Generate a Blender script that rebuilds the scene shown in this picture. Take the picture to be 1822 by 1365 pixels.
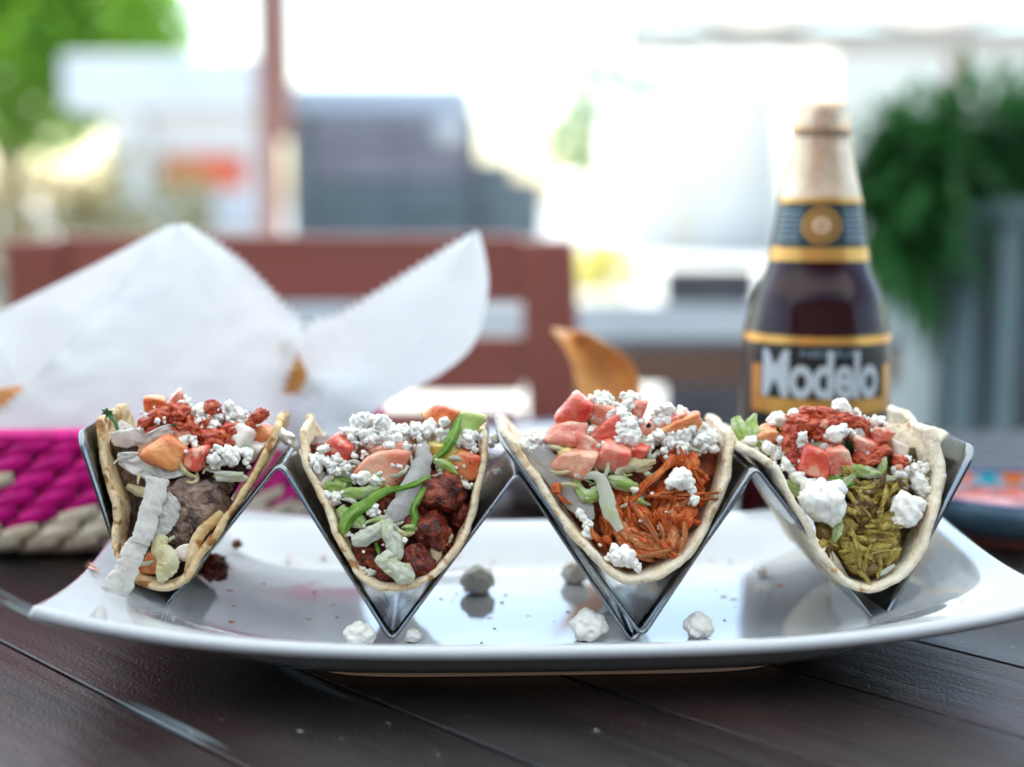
import bpy, bmesh, math, random
from math import sin, cos, pi, sqrt, radians as R
from mathutils import Vector, Matrix, Euler, noise

for o in list(bpy.data.objects):
    bpy.data.objects.remove(o)
SC = bpy.context.scene
COL = SC.collection
random.seed(7)

# ------------------------------------------------------------------ camera, world, sun, exposure
FPX, CX, CY, HOR = 2530.6, 911.0, 682.5, 350.0
CAMH = 0.142                                   # above the table top (table top is z = 0)
PITCH = math.atan((CY - HOR) / FPX)
cam_data = bpy.data.cameras.new('camera')
cam = bpy.data.objects.new('camera', cam_data)
COL.objects.link(cam)
SC.camera = cam
cam.location = (0, 0, CAMH)
cam.rotation_euler = (pi / 2 - PITCH, 0, 0)
cam_data.sensor_width = 36
cam_data.lens = 50
cam_data.clip_start = 0.02
cam_data.clip_end = 600
cam_data.dof.use_dof = True
cam_data.dof.aperture_fstop = 4.6
cam_data.dof.aperture_blades = 0
cam_data.dof.focus_distance = 0.427

SUN_EL, SUN_AZ = 52, 318       # azimuth: clockwise from +Y, the sun stands beyond the scene on the left
w = bpy.data.worlds.new('World')
SC.world = w
w.use_nodes = True
nt = w.node_tree
nt.nodes.clear()
sky = nt.nodes.new('ShaderNodeTexSky')
sky.sky_type = 'NISHITA'
sky.sun_disc = False
sky.sun_elevation = R(SUN_EL)
sky.sun_rotation = R(SUN_AZ)
sky.air_density = 1.0
sky.dust_density = 1.6
sky.ozone_density = 1.0
bg = nt.nodes.new('ShaderNodeBackground')
bg.inputs[1].default_value = 0.11
wo = nt.nodes.new('ShaderNodeOutputWorld')
nt.links.new(sky.outputs[0], bg.inputs[0])
nt.links.new(bg.outputs[0], wo.inputs[0])

sl = bpy.data.lights.new('sun', 'SUN')
sl.energy = 3.6
sl.angle = R(0.53)
sl.color = (1.0, 0.965, 0.88)
sun = bpy.data.objects.new('sun', sl)
COL.objects.link(sun)
sd = Vector((sin(R(SUN_AZ)) * cos(R(SUN_EL)), cos(R(SUN_AZ)) * cos(R(SUN_EL)), sin(R(SUN_EL))))
sun.rotation_euler = sd.to_track_quat('Z', 'Y').to_euler()

SC.view_settings.view_transform = 'Standard'
SC.view_settings.look = 'None'
SC.view_settings.exposure = 2.15
SC.view_settings.gamma = 1.0
SC.view_settings.use_white_balance = True
SC.view_settings.white_balance_temperature = 6650
SC.view_settings.white_balance_tint = 2
SC.view_settings.use_curve_mapping = False
SC.render.engine = 'CYCLES'
SC.cycles.max_bounces = 10
SC.cycles.transparent_max_bounces = 16
SC.cycles.sample_clamp_indirect = 6

# ------------------------------------------------------------------ helpers
_F = Vector((0, cos(PITCH), -sin(PITCH)))
_U = Vector((0, sin(PITCH), cos(PITCH)))
_R = Vector((1, 0, 0))
CAM = Vector((0, 0, CAMH))
ROT = R(2.5)
DV = Vector((-sin(ROT), cos(ROT), 0))          # the holders' depth axis
XV = Vector((cos(ROT), sin(ROT), 0))           # along the row of tacos


def ray(px, py):
    return _F + _R * ((px - CX) / FPX) + _U * (-(py - CY) / FPX)


def P(px, py, Y):
    d = ray(px, py)
    return CAM + d * (Y / d.y)


def D(px, py, dep):
    """point on the plane at depth dep measured along DV"""
    d = ray(px, py)
    return CAM + d * (dep / d.dot(DV))


def G(px, py, z=0.0):
    d = ray(px, py)
    return CAM + d * ((z - CAMH) / d.z)


def nz(v, s, seed=0.0):
    return noise.noise(Vector(v) * s + Vector((seed * 3.1, seed * 1.7, seed * 5.3)))


def fb(v, s, seed=0.0, o=3):
    a, t = 1.0, 0.0
    for k in range(o):
        t += a * nz(v, s * 2 ** k, seed + k)
        a *= 0.5
    return t


def smooth01(x):
    x = max(0.0, min(1.0, x))
    return x * x * (3 - 2 * x)


def tag(o, label=None, cat=None, group=None, kind=None):
    if label: o['label'] = label
    if cat: o['category'] = cat
    if group: o['group'] = group
    if kind: o['kind'] = kind
    return o


def empty(name, loc, label, cat, group=None):
    o = bpy.data.objects.new(name, None)
    COL.objects.link(o)
    o.empty_display_size = 0.01
    o.location = loc
    tag(o, label, cat, group)
    o['wl'] = list(Vector(loc))
    return o


def worldloc(o):
    return Vector(o['wl']) if o is not None and 'wl' in o else Vector((0, 0, 0))


def link(o, parent=None, loc=(0, 0, 0)):
    COL.objects.link(o)
    loc = Vector(loc)
    o['wl'] = list(loc)
    if parent is not None:
        o.parent = parent
        o.location = loc - worldloc(parent)
    else:
        o.location = loc
    return o


def mk(name, verts, faces, m, parent=None, smooth=True, mats=None, fm=None):
    """mesh given in world coordinates; its origin is put at its centre"""
    verts = [Vector(v) for v in verts]
    lo = Vector((min(v.x for v in verts), min(v.y for v in verts), min(v.z for v in verts)))
    hi = Vector((max(v.x for v in verts), max(v.y for v in verts), max(v.z for v in verts)))
    c = (lo + hi) / 2
    me = bpy.data.meshes.new(name)
    me.from_pydata([v - c for v in verts], [], faces)
    for mm in (mats or [m]):
        me.materials.append(mm)
    if fm:
        me.polygons.foreach_set('material_index', fm)
    if smooth:
        me.polygons.foreach_set('use_smooth', [True] * len(me.polygons))
    me.update()
    return link(bpy.data.objects.new(name, me), parent, c)


def mod_solid(o, t, off=0.0):
    m = o.modifiers.new('solid', 'SOLIDIFY')
    m.thickness = t
    m.offset = off
    return o


def mod_sub(o, lv=1):
    m = o.modifiers.new('sub', 'SUBSURF')
    m.levels = m.render_levels = lv
    return o


def mod_bevel(o, wd, seg=2):
    m = o.modifiers.new('bevel', 'BEVEL')
    m.width = wd
    m.segments = seg
    m.limit_method = 'ANGLE'
    return o


def grid_faces(n, m, wrap=False):
    f = []
    for i in range(n - 1):
        for j in range(m if wrap else m - 1):
            a, b = i * m + j, i * m + (j + 1) % m
            f.append((a, b, b + m, a + m))
    return f


def box(name, x0, x1, y0, y1, z0, z1, m, parent=None, bev=0.0, rz=0.0, pivot=None, seg=2):
    vs = [Vector((x, y, z)) for x in (x0, x1) for y in (y0, y1) for z in (z0, z1)]
    if rz:
        pv = Vector(pivot or ((x0 + x1) / 2, (y0 + y1) / 2, 0))
        M = Matrix.Rotation(rz, 3, 'Z')
        vs = [M @ (v - pv) + pv for v in vs]
    fs = [(0, 1, 3, 2), (4, 6, 7, 5), (0, 4, 5, 1), (2, 3, 7, 6), (0, 2, 6, 4), (1, 5, 7, 3)]
    o = mk(name, vs, fs, m, parent, smooth=False)
    if bev: mod_bevel(o, bev, seg)
    return o


def lathe_v(c, prof, n=48):
    """profile: list of (r, z)"""
    vs, fs = [], []
    for r, z in prof:
        for k in range(n):
            a = 2 * pi * k / n
            vs.append(Vector(c) + Vector((r * cos(a), r * sin(a), z)))
    fs = grid_faces(len(prof), n, True)
    return vs, fs


def lathe(name, c, prof, m, parent=None, n=48, caps=True):
    vs, fs = lathe_v(c, prof, n)
    if caps:
        if prof[0][0] > 1e-6: fs.append(tuple(reversed(range(n))))
        if prof[-1][0] > 1e-6: fs.append(tuple(range((len(prof) - 1) * n, len(prof) * n)))
    return mk(name, vs, fs, m, parent)


def tube_v(pts, rad, n=8):
    vs, fs = [], []
    pts = [Vector(p) for p in pts]
    up = Vector((0.13, 0.21, 0.97))
    for i, p in enumerate(pts):
        t = (pts[min(i + 1, len(pts) - 1)] - pts[max(i - 1, 0)]).normalized()
        a = t.cross(up)
        if a.length < 1e-3: a = t.cross(Vector((1, 0, 0)))
        a.normalize()
        b = t.cross(a)
        r = rad[i] if isinstance(rad, (list, tuple)) else rad
        for k in range(n):
            q = 2 * pi * k / n
            vs.append(p + a * (r * cos(q)) + b * (r * sin(q)))
    fs = grid_faces(len(pts), n, True)
    fs.append(tuple(reversed(range(n))))
    fs.append(tuple(range((len(pts) - 1) * n, len(pts) * n)))
    return vs, fs


def catmull(pts, n):
    pts = [tuple(p) for p in pts]
    k = len(pts[0])
    out = []
    m = len(pts)
    for i in range(n):
        t = i / (n - 1) * (m - 1)
        j = min(int(t), m - 2)
        u = t - j
        p0, p1, p2, p3 = pts[max(j - 1, 0)], pts[j], pts[j + 1], pts[min(j + 2, m - 1)]
        out.append(tuple(0.5 * ((2 * p1[c]) + (-p0[c] + p2[c]) * u + (2 * p0[c] - 5 * p1[c] + 4 * p2[c] - p3[c]) * u * u
                                + (-p0[c] + 3 * p1[c] - 3 * p2[c] + p3[c]) * u ** 3) for c in range(k)))
    return out


def resample(pts, n):
    """evenly spaced along the length"""
    fine = catmull(pts, 400)
    L = [0.0]
    for a, b in zip(fine, fine[1:]):
        L.append(L[-1] + math.dist(a[:2], b[:2]))
    out, j = [], 0
    for i in range(n):
        t = L[-1] * i / (n - 1)
        while j < len(L) - 2 and L[j + 1] < t: j += 1
        u = (t - L[j]) / max(L[j + 1] - L[j], 1e-9)
        out.append(tuple(fine[j][c] * (1 - u) + fine[j + 1][c] * u for c in range(len(fine[0]))))
    return out


# ------------------------------------------------------------------ materials
def mat(name, col, rough=0.5, col2=None, scale=40, lo=0.4, hi=0.6, sss=0.0, sssr=(1, 0.4, 0.25), ssss=0.002, metal=0.0,
        bump=0.0, bscale=200, spec=0.5, coat=0.0, trans=0.0, ior=1.45, aniso=None, rough2=None, col3=None, scale3=90, lo3=0.6, hi3=0.7, detail=4.0):
    m = bpy.data.materials.new(name)
    m.use_nodes = True
    n = m.node_tree
    b = n.nodes['Principled BSDF']
    b.inputs['Base Color'].default_value = (*col, 1)
    b.inputs['Roughness'].default_value = rough
    b.inputs['Metallic'].default_value = metal
    b.inputs['Specular IOR Level'].default_value = spec
    b.inputs['Coat Weight'].default_value = coat
    b.inputs['Coat Roughness'].default_value = 0.06
    b.inputs['Transmission Weight'].default_value = trans
    b.inputs['IOR'].default_value = ior
    if sss:
        b.inputs['Subsurface Weight'].default_value = sss
        b.inputs['Subsurface Radius'].default_value = sssr
        b.inputs['Subsurface Scale'].default_value = ssss
    tc = n.nodes.new('ShaderNodeTexCoord')
    mp = n.nodes.new('ShaderNodeMapping')
    n.links.new(tc.outputs['Object'], mp.inputs[0])
    if aniso: mp.inputs['Scale'].default_value = aniso
    oi = n.nodes.new('ShaderNodeObjectInfo')
    ad = n.nodes.new('ShaderNodeVectorMath')
    ad.operation = 'ADD'
    ml = n.nodes.new('ShaderNodeMath')
    ml.operation = 'MULTIPLY'
    ml.inputs[1].default_value = 17.0
    n.links.new(oi.outputs['Random'], ml.inputs[0])
    n.links.new(mp.outputs[0], ad.inputs[0])
    n.links.new(ml.outputs[0], ad.inputs[1])
    vec = ad.outputs[0]

    def ramp(s, l, h, det=detail):
        t = n.nodes.new('ShaderNodeTexNoise')
        t.inputs['Scale'].default_value = s
        t.inputs['Detail'].default_value = det
        n.links.new(vec, t.inputs['Vector'])
        r = n.nodes.new('ShaderNodeMapRange')
        r.inputs[1].default_value = l
        r.inputs[2].default_value = h
        n.links.new(t.outputs[0], r.inputs[0])
        return r.outputs[0]
    last = None
    if col2:
        mx = n.nodes.new('ShaderNodeMix')
        mx.data_type = 'RGBA'
        mx.inputs[6].default_value = (*col, 1)
        mx.inputs[7].default_value = (*col2, 1)
        n.links.new(ramp(scale, lo, hi), mx.inputs[0])
        last = mx.outputs[2]
    if col3:
        mx = n.nodes.new('ShaderNodeMix')
        mx.data_type = 'RGBA'
        if last is not None: n.links.new(last, mx.inputs[6])
        else: mx.inputs[6].default_value = (*col, 1)
        mx.inputs[7].default_value = (*col3, 1)
        n.links.new(ramp(scale3, lo3, hi3), mx.inputs[0])
        last = mx.outputs[2]
    if last is not None: n.links.new(last, b.inputs['Base Color'])
    if rough2 is not None:
        mr = n.nodes.new('ShaderNodeMapRange')
        mr.inputs[3].default_value = rough
        mr.inputs[4].default_value = rough2
        n.links.new(ramp(scale * 1.7, 0.35, 0.65), mr.inputs[0])
        n.links.new(mr.outputs[0], b.inputs['Roughness'])
    if bump:
        t = n.nodes.new('ShaderNodeTexNoise')
        t.inputs['Scale'].default_value = bscale
        t.inputs['Detail'].default_value = 4
        n.links.new(vec, t.inputs['Vector'])
        bp = n.nodes.new('ShaderNodeBump')
        bp.inputs['Strength'].default_value = 1.0
        bp.inputs['Distance'].default_value = bump
        n.links.new(t.outputs[0], bp.inputs['Height'])
        n.links.new(bp.outputs[0], b.inputs['Normal'])
    return m


def add_translucent(m, col, fac):
    n = m.node_tree
    b = n.nodes['Principled BSDF']
    out = [x for x in n.nodes if x.type == 'OUTPUT_MATERIAL'][0]
    t = n.nodes.new('ShaderNodeBsdfTranslucent')
    t.inputs[0].default_value = (*col, 1)
    mx = n.nodes.new('ShaderNodeMixShader')
    mx.inputs[0].default_value = fac
    n.links.new(b.outputs[0], mx.inputs[1])
    n.links.new(t.outputs[0], mx.inputs[2])
    n.links.new(mx.outputs[0], out.inputs[0])
    return m


M = {}
# food: pieces made from unit prototypes have object coordinates about 1 unit across
M['cheese'] = mat('fresh_cheese', (0.94, 0.925, 0.87), 0.55, (0.92, 0.88, 0.78), 1.5, sss=0.2, sssr=(1, 0.9, 0.75), ssss=0.0008, bump=0.00012, bscale=7, spec=0.3)
M['tomato_red'] = mat('tomato_red', (0.70, 0.055, 0.035), 0.13, (0.78, 0.17, 0.10), 1.8, sss=0.5, ssss=0.002, bump=0.0005, bscale=6, coat=0.7, spec=0.5, col3=(0.85, 0.42, 0.28), scale3=1.4, lo3=.56, hi3=.66)
M['tomato_pink'] = mat('tomato_pink', (0.80, 0.17, 0.11), 0.14, (0.84, 0.34, 0.23), 1.8, sss=0.55, ssss=0.0025, bump=0.0005, bscale=6, coat=0.7, col3=(0.88, 0.60, 0.44), scale3=1.4, lo3=.54, hi3=.66)
M['tomato_orange'] = mat('tomato_orange', (0.76, 0.19, 0.05), 0.14, (0.82, 0.36, 0.13), 1.8, sss=0.5, ssss=0.0025, bump=0.0005, bscale=6, coat=0.7, col3=(0.72, 0.10, 0.04), scale3=1.4, lo3=.55, hi3=.68)
M['tomato_peach'] = mat('tomato_peach', (0.80, 0.27, 0.16), 0.14, (0.86, 0.50, 0.33), 1.8, sss=0.55, ssss=0.0025, bump=0.0005, bscale=6, coat=0.7, col3=(0.78, 0.22, 0.11), scale3=1.4, lo3=.55, hi3=.68)
M['yellow'] = mat('yellow_pepper', (0.82, 0.52, 0.08), 0.22, (0.85, 0.65, 0.22), 1.3, sss=0.5, ssss=0.003, coat=0.3)
M['lime'] = mat('green_tomato', (0.48, 0.62, 0.18), 0.22, (0.66, 0.76, 0.34), 1.3, sss=0.5, ssss=0.003, coat=0.3)
M['onion'] = mat('white_onion', (0.80, 0.76, 0.70), 0.2, (0.82, 0.70, 0.60), 1.2, sss=0.6, sssr=(1, 0.8, 0.7), ssss=0.003, coat=0.3)
M['salsa'] = mat('red_salsa', (0.44, 0.030, 0.008), 0.12, (0.64, 0.11, 0.02), 3.2, sss=0.15, ssss=0.001, bump=0.0009, bscale=5, coat=0.4, col3=(0.16, 0.008, 0.004), scale3=5, lo3=.58, hi3=.68)
M['beef'] = mat('seasoned_beef', (0.20, 0.125, 0.10), 0.34, (0.33, 0.22, 0.16), 3.5, bump=0.0022, bscale=9, coat=0.2, col3=(0.085, 0.045, 0.035), scale3=6, lo3=0.53, hi3=0.63)
M['chorizo'] = mat('chorizo', (0.20, 0.020, 0.008), 0.34, (0.07, 0.008, 0.005), 3.0, bump=0.0016, bscale=9, coat=0.15, col3=(0.42, 0.075, 0.018), scale3=5, lo3=0.52, hi3=0.66)
M['chicken'] = mat('chicken_in_sauce', (0.88, 0.125, 0.016), 0.24, (0.90, 0.27, 0.06), 2.2, sss=0.15, ssss=0.001, bump=0.0012, bscale=5, coat=0.25, aniso=(0.35, 2.2, 2.2), col3=(0.46, 0.05, 0.01), scale3=2.5, lo3=.58, hi3=.68)
M['chicken_pale'] = mat('chicken_pale', (0.90, 0.42, 0.18), 0.28, (0.86, 0.22, 0.06), 3.0, sss=0.2, ssss=0.0012, bump=0.0012, bscale=5, coat=0.25, aniso=(0.35, 2.2, 2.2))
M['pork'] = mat('green_chile_pork', (0.46, 0.32, 0.04), 0.22, (0.64, 0.50, 0.12), 2.2, sss=0.15, ssss=0.001, bump=0.0012, bscale=5, coat=0.35, aniso=(0.35, 2.2, 2.2), col3=(0.13, 0.075, 0.012), scale3=2.5, lo3=.55, hi3=.68)
M['pork_brown'] = mat('pork_brown', (0.17, 0.085, 0.025), 0.26, (0.34, 0.20, 0.06), 2.2, sss=0.1, ssss=0.001, bump=0.0012, bscale=5, coat=0.3, aniso=(0.35, 2.2, 2.2))
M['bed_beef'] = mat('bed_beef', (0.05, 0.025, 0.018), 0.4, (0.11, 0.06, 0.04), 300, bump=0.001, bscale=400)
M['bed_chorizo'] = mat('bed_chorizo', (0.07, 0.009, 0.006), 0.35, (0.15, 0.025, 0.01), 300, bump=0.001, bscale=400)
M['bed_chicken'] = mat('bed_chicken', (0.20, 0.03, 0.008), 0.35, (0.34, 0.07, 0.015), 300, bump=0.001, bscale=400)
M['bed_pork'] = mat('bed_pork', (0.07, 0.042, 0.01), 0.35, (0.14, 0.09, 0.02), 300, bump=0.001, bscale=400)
# long leaf shapes in real units
M['cabbage'] = add_translucent(mat('white_cabbage', (0.84, 0.84, 0.72), 0.28, (0.68, 0.74, 0.42), 170, 0.5, 0.68, bump=0.0005, bscale=700, sss=0.2, sssr=(1, 0.9, 0.6), ssss=0.002, coat=0.15), (0.75, 0.8, 0.6), 0.42)
M['cabbage_green'] = add_translucent(mat('pale_green_lettuce', (0.52, 0.66, 0.20), 0.28, (0.80, 0.84, 0.60), 170, 0.45, 0.6, bump=0.0005, bscale=700, coat=0.15), (0.6, 0.75, 0.3), 0.42)
M['cabbage_yellow'] = add_translucent(mat('pale_yellow_lettuce', (0.78, 0.70, 0.40), 0.28, (0.84, 0.82, 0.62), 170, 0.45, 0.6, bump=0.0005, bscale=700, coat=0.15), (0.8, 0.75, 0.4), 0.42)
M['lettuce'] = add_translucent(mat('green_lettuce', (0.12, 0.34, 0.02), 0.25, (0.34, 0.56, 0.09), 240, 0.42, 0.62, bump=0.0006, bscale=700, coat=0.2), (0.3, 0.6, 0.05), 0.42)
M['onion_strip'] = add_translucent(mat('onion_strip', (0.84, 0.82, 0.75), 0.2, (0.74, 0.70, 0.66), 170, bump=0.0005, bscale=600, sss=0.4, sssr=(1, 0.9, 0.8), ssss=0.003, coat=0.3), (0.8, 0.78, 0.72), 0.42)
M['cilantro'] = mat('cilantro', (0.035, 0.12, 0.02), 0.35, (0.07, 0.2, 0.035), 300, bump=0.0002, bscale=500)


M['rib'] = add_translucent(mat('leaf_rib', (0.34, 0.52, 0.12), 0.28, (0.50, 0.64, 0.24), 170, bump=0.0005, bscale=700, coat=0.15), (0.6, 0.75, 0.3), 0.4)


def tortilla_mat(name, a, b, c, th):
    return mat(name, a, 0.66, b, 110, 0.42, 0.62, sss=0.15, sssr=(1, 0.7, 0.4), ssss=0.0012, bump=0.0011, bscale=520, spec=0.25,
               col3=c, scale3=210, lo3=th, hi3=th + 0.07)


M['tort1'] = tortilla_mat('tortilla_golden', (0.74, 0.58, 0.36), (0.62, 0.43, 0.20), (0.34, 0.15, 0.05), 0.54)
M['tort2'] = tortilla_mat('tortilla_cream', (0.80, 0.68, 0.48), (0.72, 0.54, 0.32), (0.42, 0.20, 0.08), 0.56)
M['tort3'] = tortilla_mat('tortilla_pale', (0.82, 0.72, 0.56), (0.77, 0.62, 0.42), (0.58, 0.38, 0.20), 0.60)
M['tort4'] = tortilla_mat('tortilla_white', (0.84, 0.76, 0.60), (0.79, 0.67, 0.48), (0.55, 0.34, 0.18), 0.61)

M['steel'] = mat('brushed_steel', (0.25, 0.265, 0.28), 0.17, metal=1.0, bump=0.00002, bscale=900, rough2=0.3, scale=60)
M['plate'] = mat('glazed_white', (0.50, 0.52, 0.54), 0.04, coat=1.0, spec=0.5, bump=0.00002, bscale=45)
M['foot'] = mat('bare_clay', (0.62, 0.44, 0.30), 0.8)


# ------------------------------------------------------------------ ground
M['paving'] = mat('pale_paving', (0.42, 0.43, 0.44), 0.75, (0.33, 0.34, 0.36), 1.3, bump=0.003, bscale=40, col3=(0.50, 0.49, 0.46), scale3=0.4, lo3=0.45, hi3=0.6)
M['joint'] = mat('paving_joint', (0.20, 0.19, 0.18), 0.9)
GZ = -0.75
gr = mk('ground', [(-300, -300, GZ), (300, -300, GZ), (300, 300, GZ), (-300, 300, GZ)], [(0, 1, 2, 3)], M['joint'], smooth=False)
tag(gr, 'pale grey paving that runs back under the tables', kind='structure')
# slabs on the ground: near ones as pieces, further away one sheet
pm = None
k = 0
for ix in range(-6, 7):
    for iy in range(0, 14):
        s = 0.6
        if pm is None:
            pm = box('paving_slab', -s / 2 + .004, s / 2 - .004, -s / 2 + .004, s / 2 - .004, 0.0, 0.012, M['paving'], bev=0.003, seg=1)
            o = pm
        else:
            o = pm.copy()
            COL.objects.link(o)
        o.parent = gr
        o.location = (ix * s, 0.9 + iy * s, 0.010 + random.uniform(-.001, .001))
M['asphalt'] = mat('far_pavement', (0.40, 0.41, 0.42), 0.85, (0.33, 0.33, 0.34), 0.8)
rd = mk('pavement', [(-60, 9.31, GZ + .008), (60, 9.31, GZ + .008), (60, 120, GZ + .008), (-60, 120, GZ + .008)], [(0, 1, 2, 3)], M['asphalt'], smooth=False)
tag(rd, 'far stretch of pale pavement beyond the tables', kind='structure')

# ------------------------------------------------------------------ background
M['white_paint'] = mat('white_paint', (0.80, 0.80, 0.80), 0.5, (0.74, 0.75, 0.77), 3)
M['cream_paint'] = mat('cream_wall', (0.78, 0.74, 0.66), 0.7, (0.72, 0.68, 0.6), 1.5)
M['orange_sign'] = mat('orange_sign', (0.80, 0.16, 0.08), 0.5)
M['slate'] = mat('dark_slate_paint', (0.035, 0.045, 0.055), 0.45, (0.05, 0.06, 0.07), 2)
M['slate_light'] = mat('grey_panel', (0.22, 0.20, 0.24), 0.5, (0.28, 0.26, 0.30), 2)
M['roof_grey'] = mat('pale_roof', (0.55, 0.60, 0.66), 0.5)
M['brown_wood'] = mat('red_brown_wood', (0.23, 0.070, 0.055), 0.34, (0.30, 0.10, 0.08), 8, aniso=(0.15, 1, 1), bump=0.0004, bscale=60, coat=0.2)
M['post_wood'] = mat('post_wood', (0.22, 0.10, 0.09), 0.6, (0.33, 0.17, 0.14), 6, aniso=(1, 1, 0.15), bump=0.002, bscale=30)
M['leaf_bright'] = add_translucent(mat('bright_leaf', (0.10, 0.24, 0.015), 0.5, (0.19, 0.34, 0.03), 0.8), (0.3, 0.55, 0.04), 0.4)
M['leaf_dark'] = add_translucent(mat('dark_leaf', (0.016, 0.075, 0.022), 0.5, (0.03, 0.125, 0.03), 6, spec=.25), (0.05, 0.22, 0.04), 0.25)
M['leaf_far'] = add_translucent(mat('far_leaf', (0.07, 0.16, 0.05), 0.5, (0.11, 0.22, 0.07), 0.5), (0.14, 0.3, 0.08), 0.2)
M['leaf_dry'] = add_translucent(mat('dry_leaf', (0.15, 0.15, 0.06), 0.6, (0.28, 0.22, 0.13), 2), (0.3, 0.3, 0.1), 0.15)
M['leaf_yellow'] = add_translucent(mat('yellow_leaf', (0.55, 0.52, 0.10), 0.5, (0.70, 0.60, 0.25), 4), (0.7, 0.7, 0.1), 0.3)
M['bark'] = mat('bark', (0.16, 0.10, 0.07), 0.9, (0.24, 0.17, 0.12), 5, bump=0.01, bscale=12)
M['galv'] = mat('grey_blue_paint', (0.115, 0.15, 0.17), 0.4, (0.16, 0.20, 0.22), 5)
M['planter_paint'] = mat('slate_blue_batten', (0.13, 0.20, 0.23), 0.4, (0.18, 0.25, 0.28), 5)
M['dark_plastic'] = mat('dark_weave', (0.06, 0.065, 0.08), 0.5, (0.10, 0.10, 0.12), 10)
M['glass_globe'] = mat('white_globe', (0.85, 0.84, 0.80), 0.2)


def leaves(name, blobs, n, size, m, parent=None, seed=1, kind=None):
    rnd = random.Random(seed)
    vs, fs = [], []
    tot = sum(b[3] ** 2 for b in blobs)
    for (x, y, z, r) in blobs:
        for _ in range(int(n * r * r / tot)):
            d = Vector((rnd.gauss(0, 1), rnd.gauss(0, 1), rnd.gauss(0, 1))).normalized()
            q = r * (0.45 + 0.6 * rnd.random() ** 0.6)
            c = Vector((x, y, z)) + Vector((d.x, d.y, d.z * 0.85)) * q
            if fb(c, 1.3 / r, seed) < -0.18: continue
            s = size * rnd.uniform(0.6, 1.3)
            e = Euler((rnd.uniform(0, 6.3), rnd.uniform(0, 6.3), rnd.uniform(0, 6.3))).to_matrix()
            i = len(vs)
            vs += [c + e @ Vector(p) * s for p in ((-.5, 0, 0), (0, -.24, .06), (.5, 0, 0), (0, .24, .06))]
            fs.append((i, i + 1, i + 2, i + 3))
    o = mk(name, vs, fs, m, parent, smooth=False)
    return o


def tree(px, Y, zc, r, h0, m, label, seed, n=5000, leaf=0.16, spread=1.0, group=None):
    rnd = random.Random(seed)
    x = P(px, 350, Y).x
    t = empty('tree', (x, Y, GZ), label, 'tree', group)
    tv, tf = tube_v([(x, Y, GZ), (x + .05 * r, Y, (GZ + h0) / 2), (x, Y, h0), (x + .1 * r, Y, zc)], [.09 * r, .075 * r, .06 * r, .03 * r], 10)
    mk('trunk', tv, tf, M['bark'], t)
    blobs = []
    for k in range(9):
        a = k * 2.4 + rnd.random()
        q = r * 0.62 * spread * (0.3 + 0.7 * rnd.random())
        b = (x + cos(a) * q, Y + sin(a) * q * .8, zc + r * rnd.uniform(-.45, .45), r * rnd.uniform(.38, .6))
        blobs.append(b)
        bv, bf = tube_v([(x, Y, h0 * rnd.uniform(.8, 1)), (x + (b[0] - x) * .5, Y + (b[1] - Y) * .5, (h0 + b[2]) / 2 + .1 * r), b[:3]], [.035 * r, .025 * r, .012 * r], 6)
        mk('limb', bv, bf, M['bark'], t)
    leaves('crown', blobs, n, leaf, m, t, seed)
    return t


# big bright tree at the left
tree(20, 14, 1.75, 1.75, 0.35, M['leaf_bright'], 'broad bright green tree behind the white booth at far left', 3, 9000, 0.2, 1.15, 'trees far behind the tables')
tree(-330, 17, 2.6, 2.3, 0.5, M['leaf_bright'], 'green tree at the far left edge beyond the broad bright tree', 5, 7000, 0.24, 1.1, 'trees far behind the tables')
tree(1125, 30, 1.7, 1.7, 0.3, M['leaf_far'], 'pale small tree left of the white building behind the bottle', 8, 3500, 0.24, 1.1, 'trees far behind the tables')
# dry hedge low left
hx = empty('hedge', (-3.0, 9.0, GZ), 'dry yellow brown hedge below the bright tree at left', 'hedge')
leaves('foliage', [(-4.1 + .36 * k, 9 + .1 * sin(k * 2), -.25 + .06 * sin(k * 1.7) + .28 * (k % 2), .46) for k in range(6)], 9000, .07, M['leaf_dry'], hx, 11)
for k in range(6):
    tv, tf = tube_v([(-4.1 + .36 * k, 9, GZ), (-4.08 + .36 * k, 9.02, -.2)], .02, 6)
    mk('stem', tv, tf, M['bark'], hx)

# white booth
Y0 = 12.0
bx = empty('market_booth', (P(330, 400, Y0).x, Y0, GZ), 'small white booth with an overhanging roof and an orange sign', 'booth')
xa, xb = P(198, 350, Y0).x, P(455, 350, Y0).x
zt = P(0, 200, Y0).z
box('wall', xa, xa + .30, Y0, Y0 + 1.1, GZ, zt, M['white_paint'], bx, .01)
box('wall', xa + .302, xb, Y0 + .12, Y0 + 1.1, GZ, zt - .003, M['white_paint'], bx, .01)
box('roof', P(140, 350, Y0).x, P(470, 350, Y0).x, Y0 - .35, Y0 + 1.4, zt + .002, P(0, 105, Y0).z, M['white_paint'], bx, .03)
sg = box('sign', P(288, 350, Y0).x, P(432, 350, Y0).x, Y0 + .06, Y0 + .118, P(0, 335, Y0).z, P(0, 275, Y0).z, M['orange_sign'], bx, .004)
box('counter', xa + .33, xb - .02, Y0 - .12, Y0 + .117, P(0, 395, Y0).z, P(0, 380, Y0).z, M['white_paint'], bx, .006)

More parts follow.
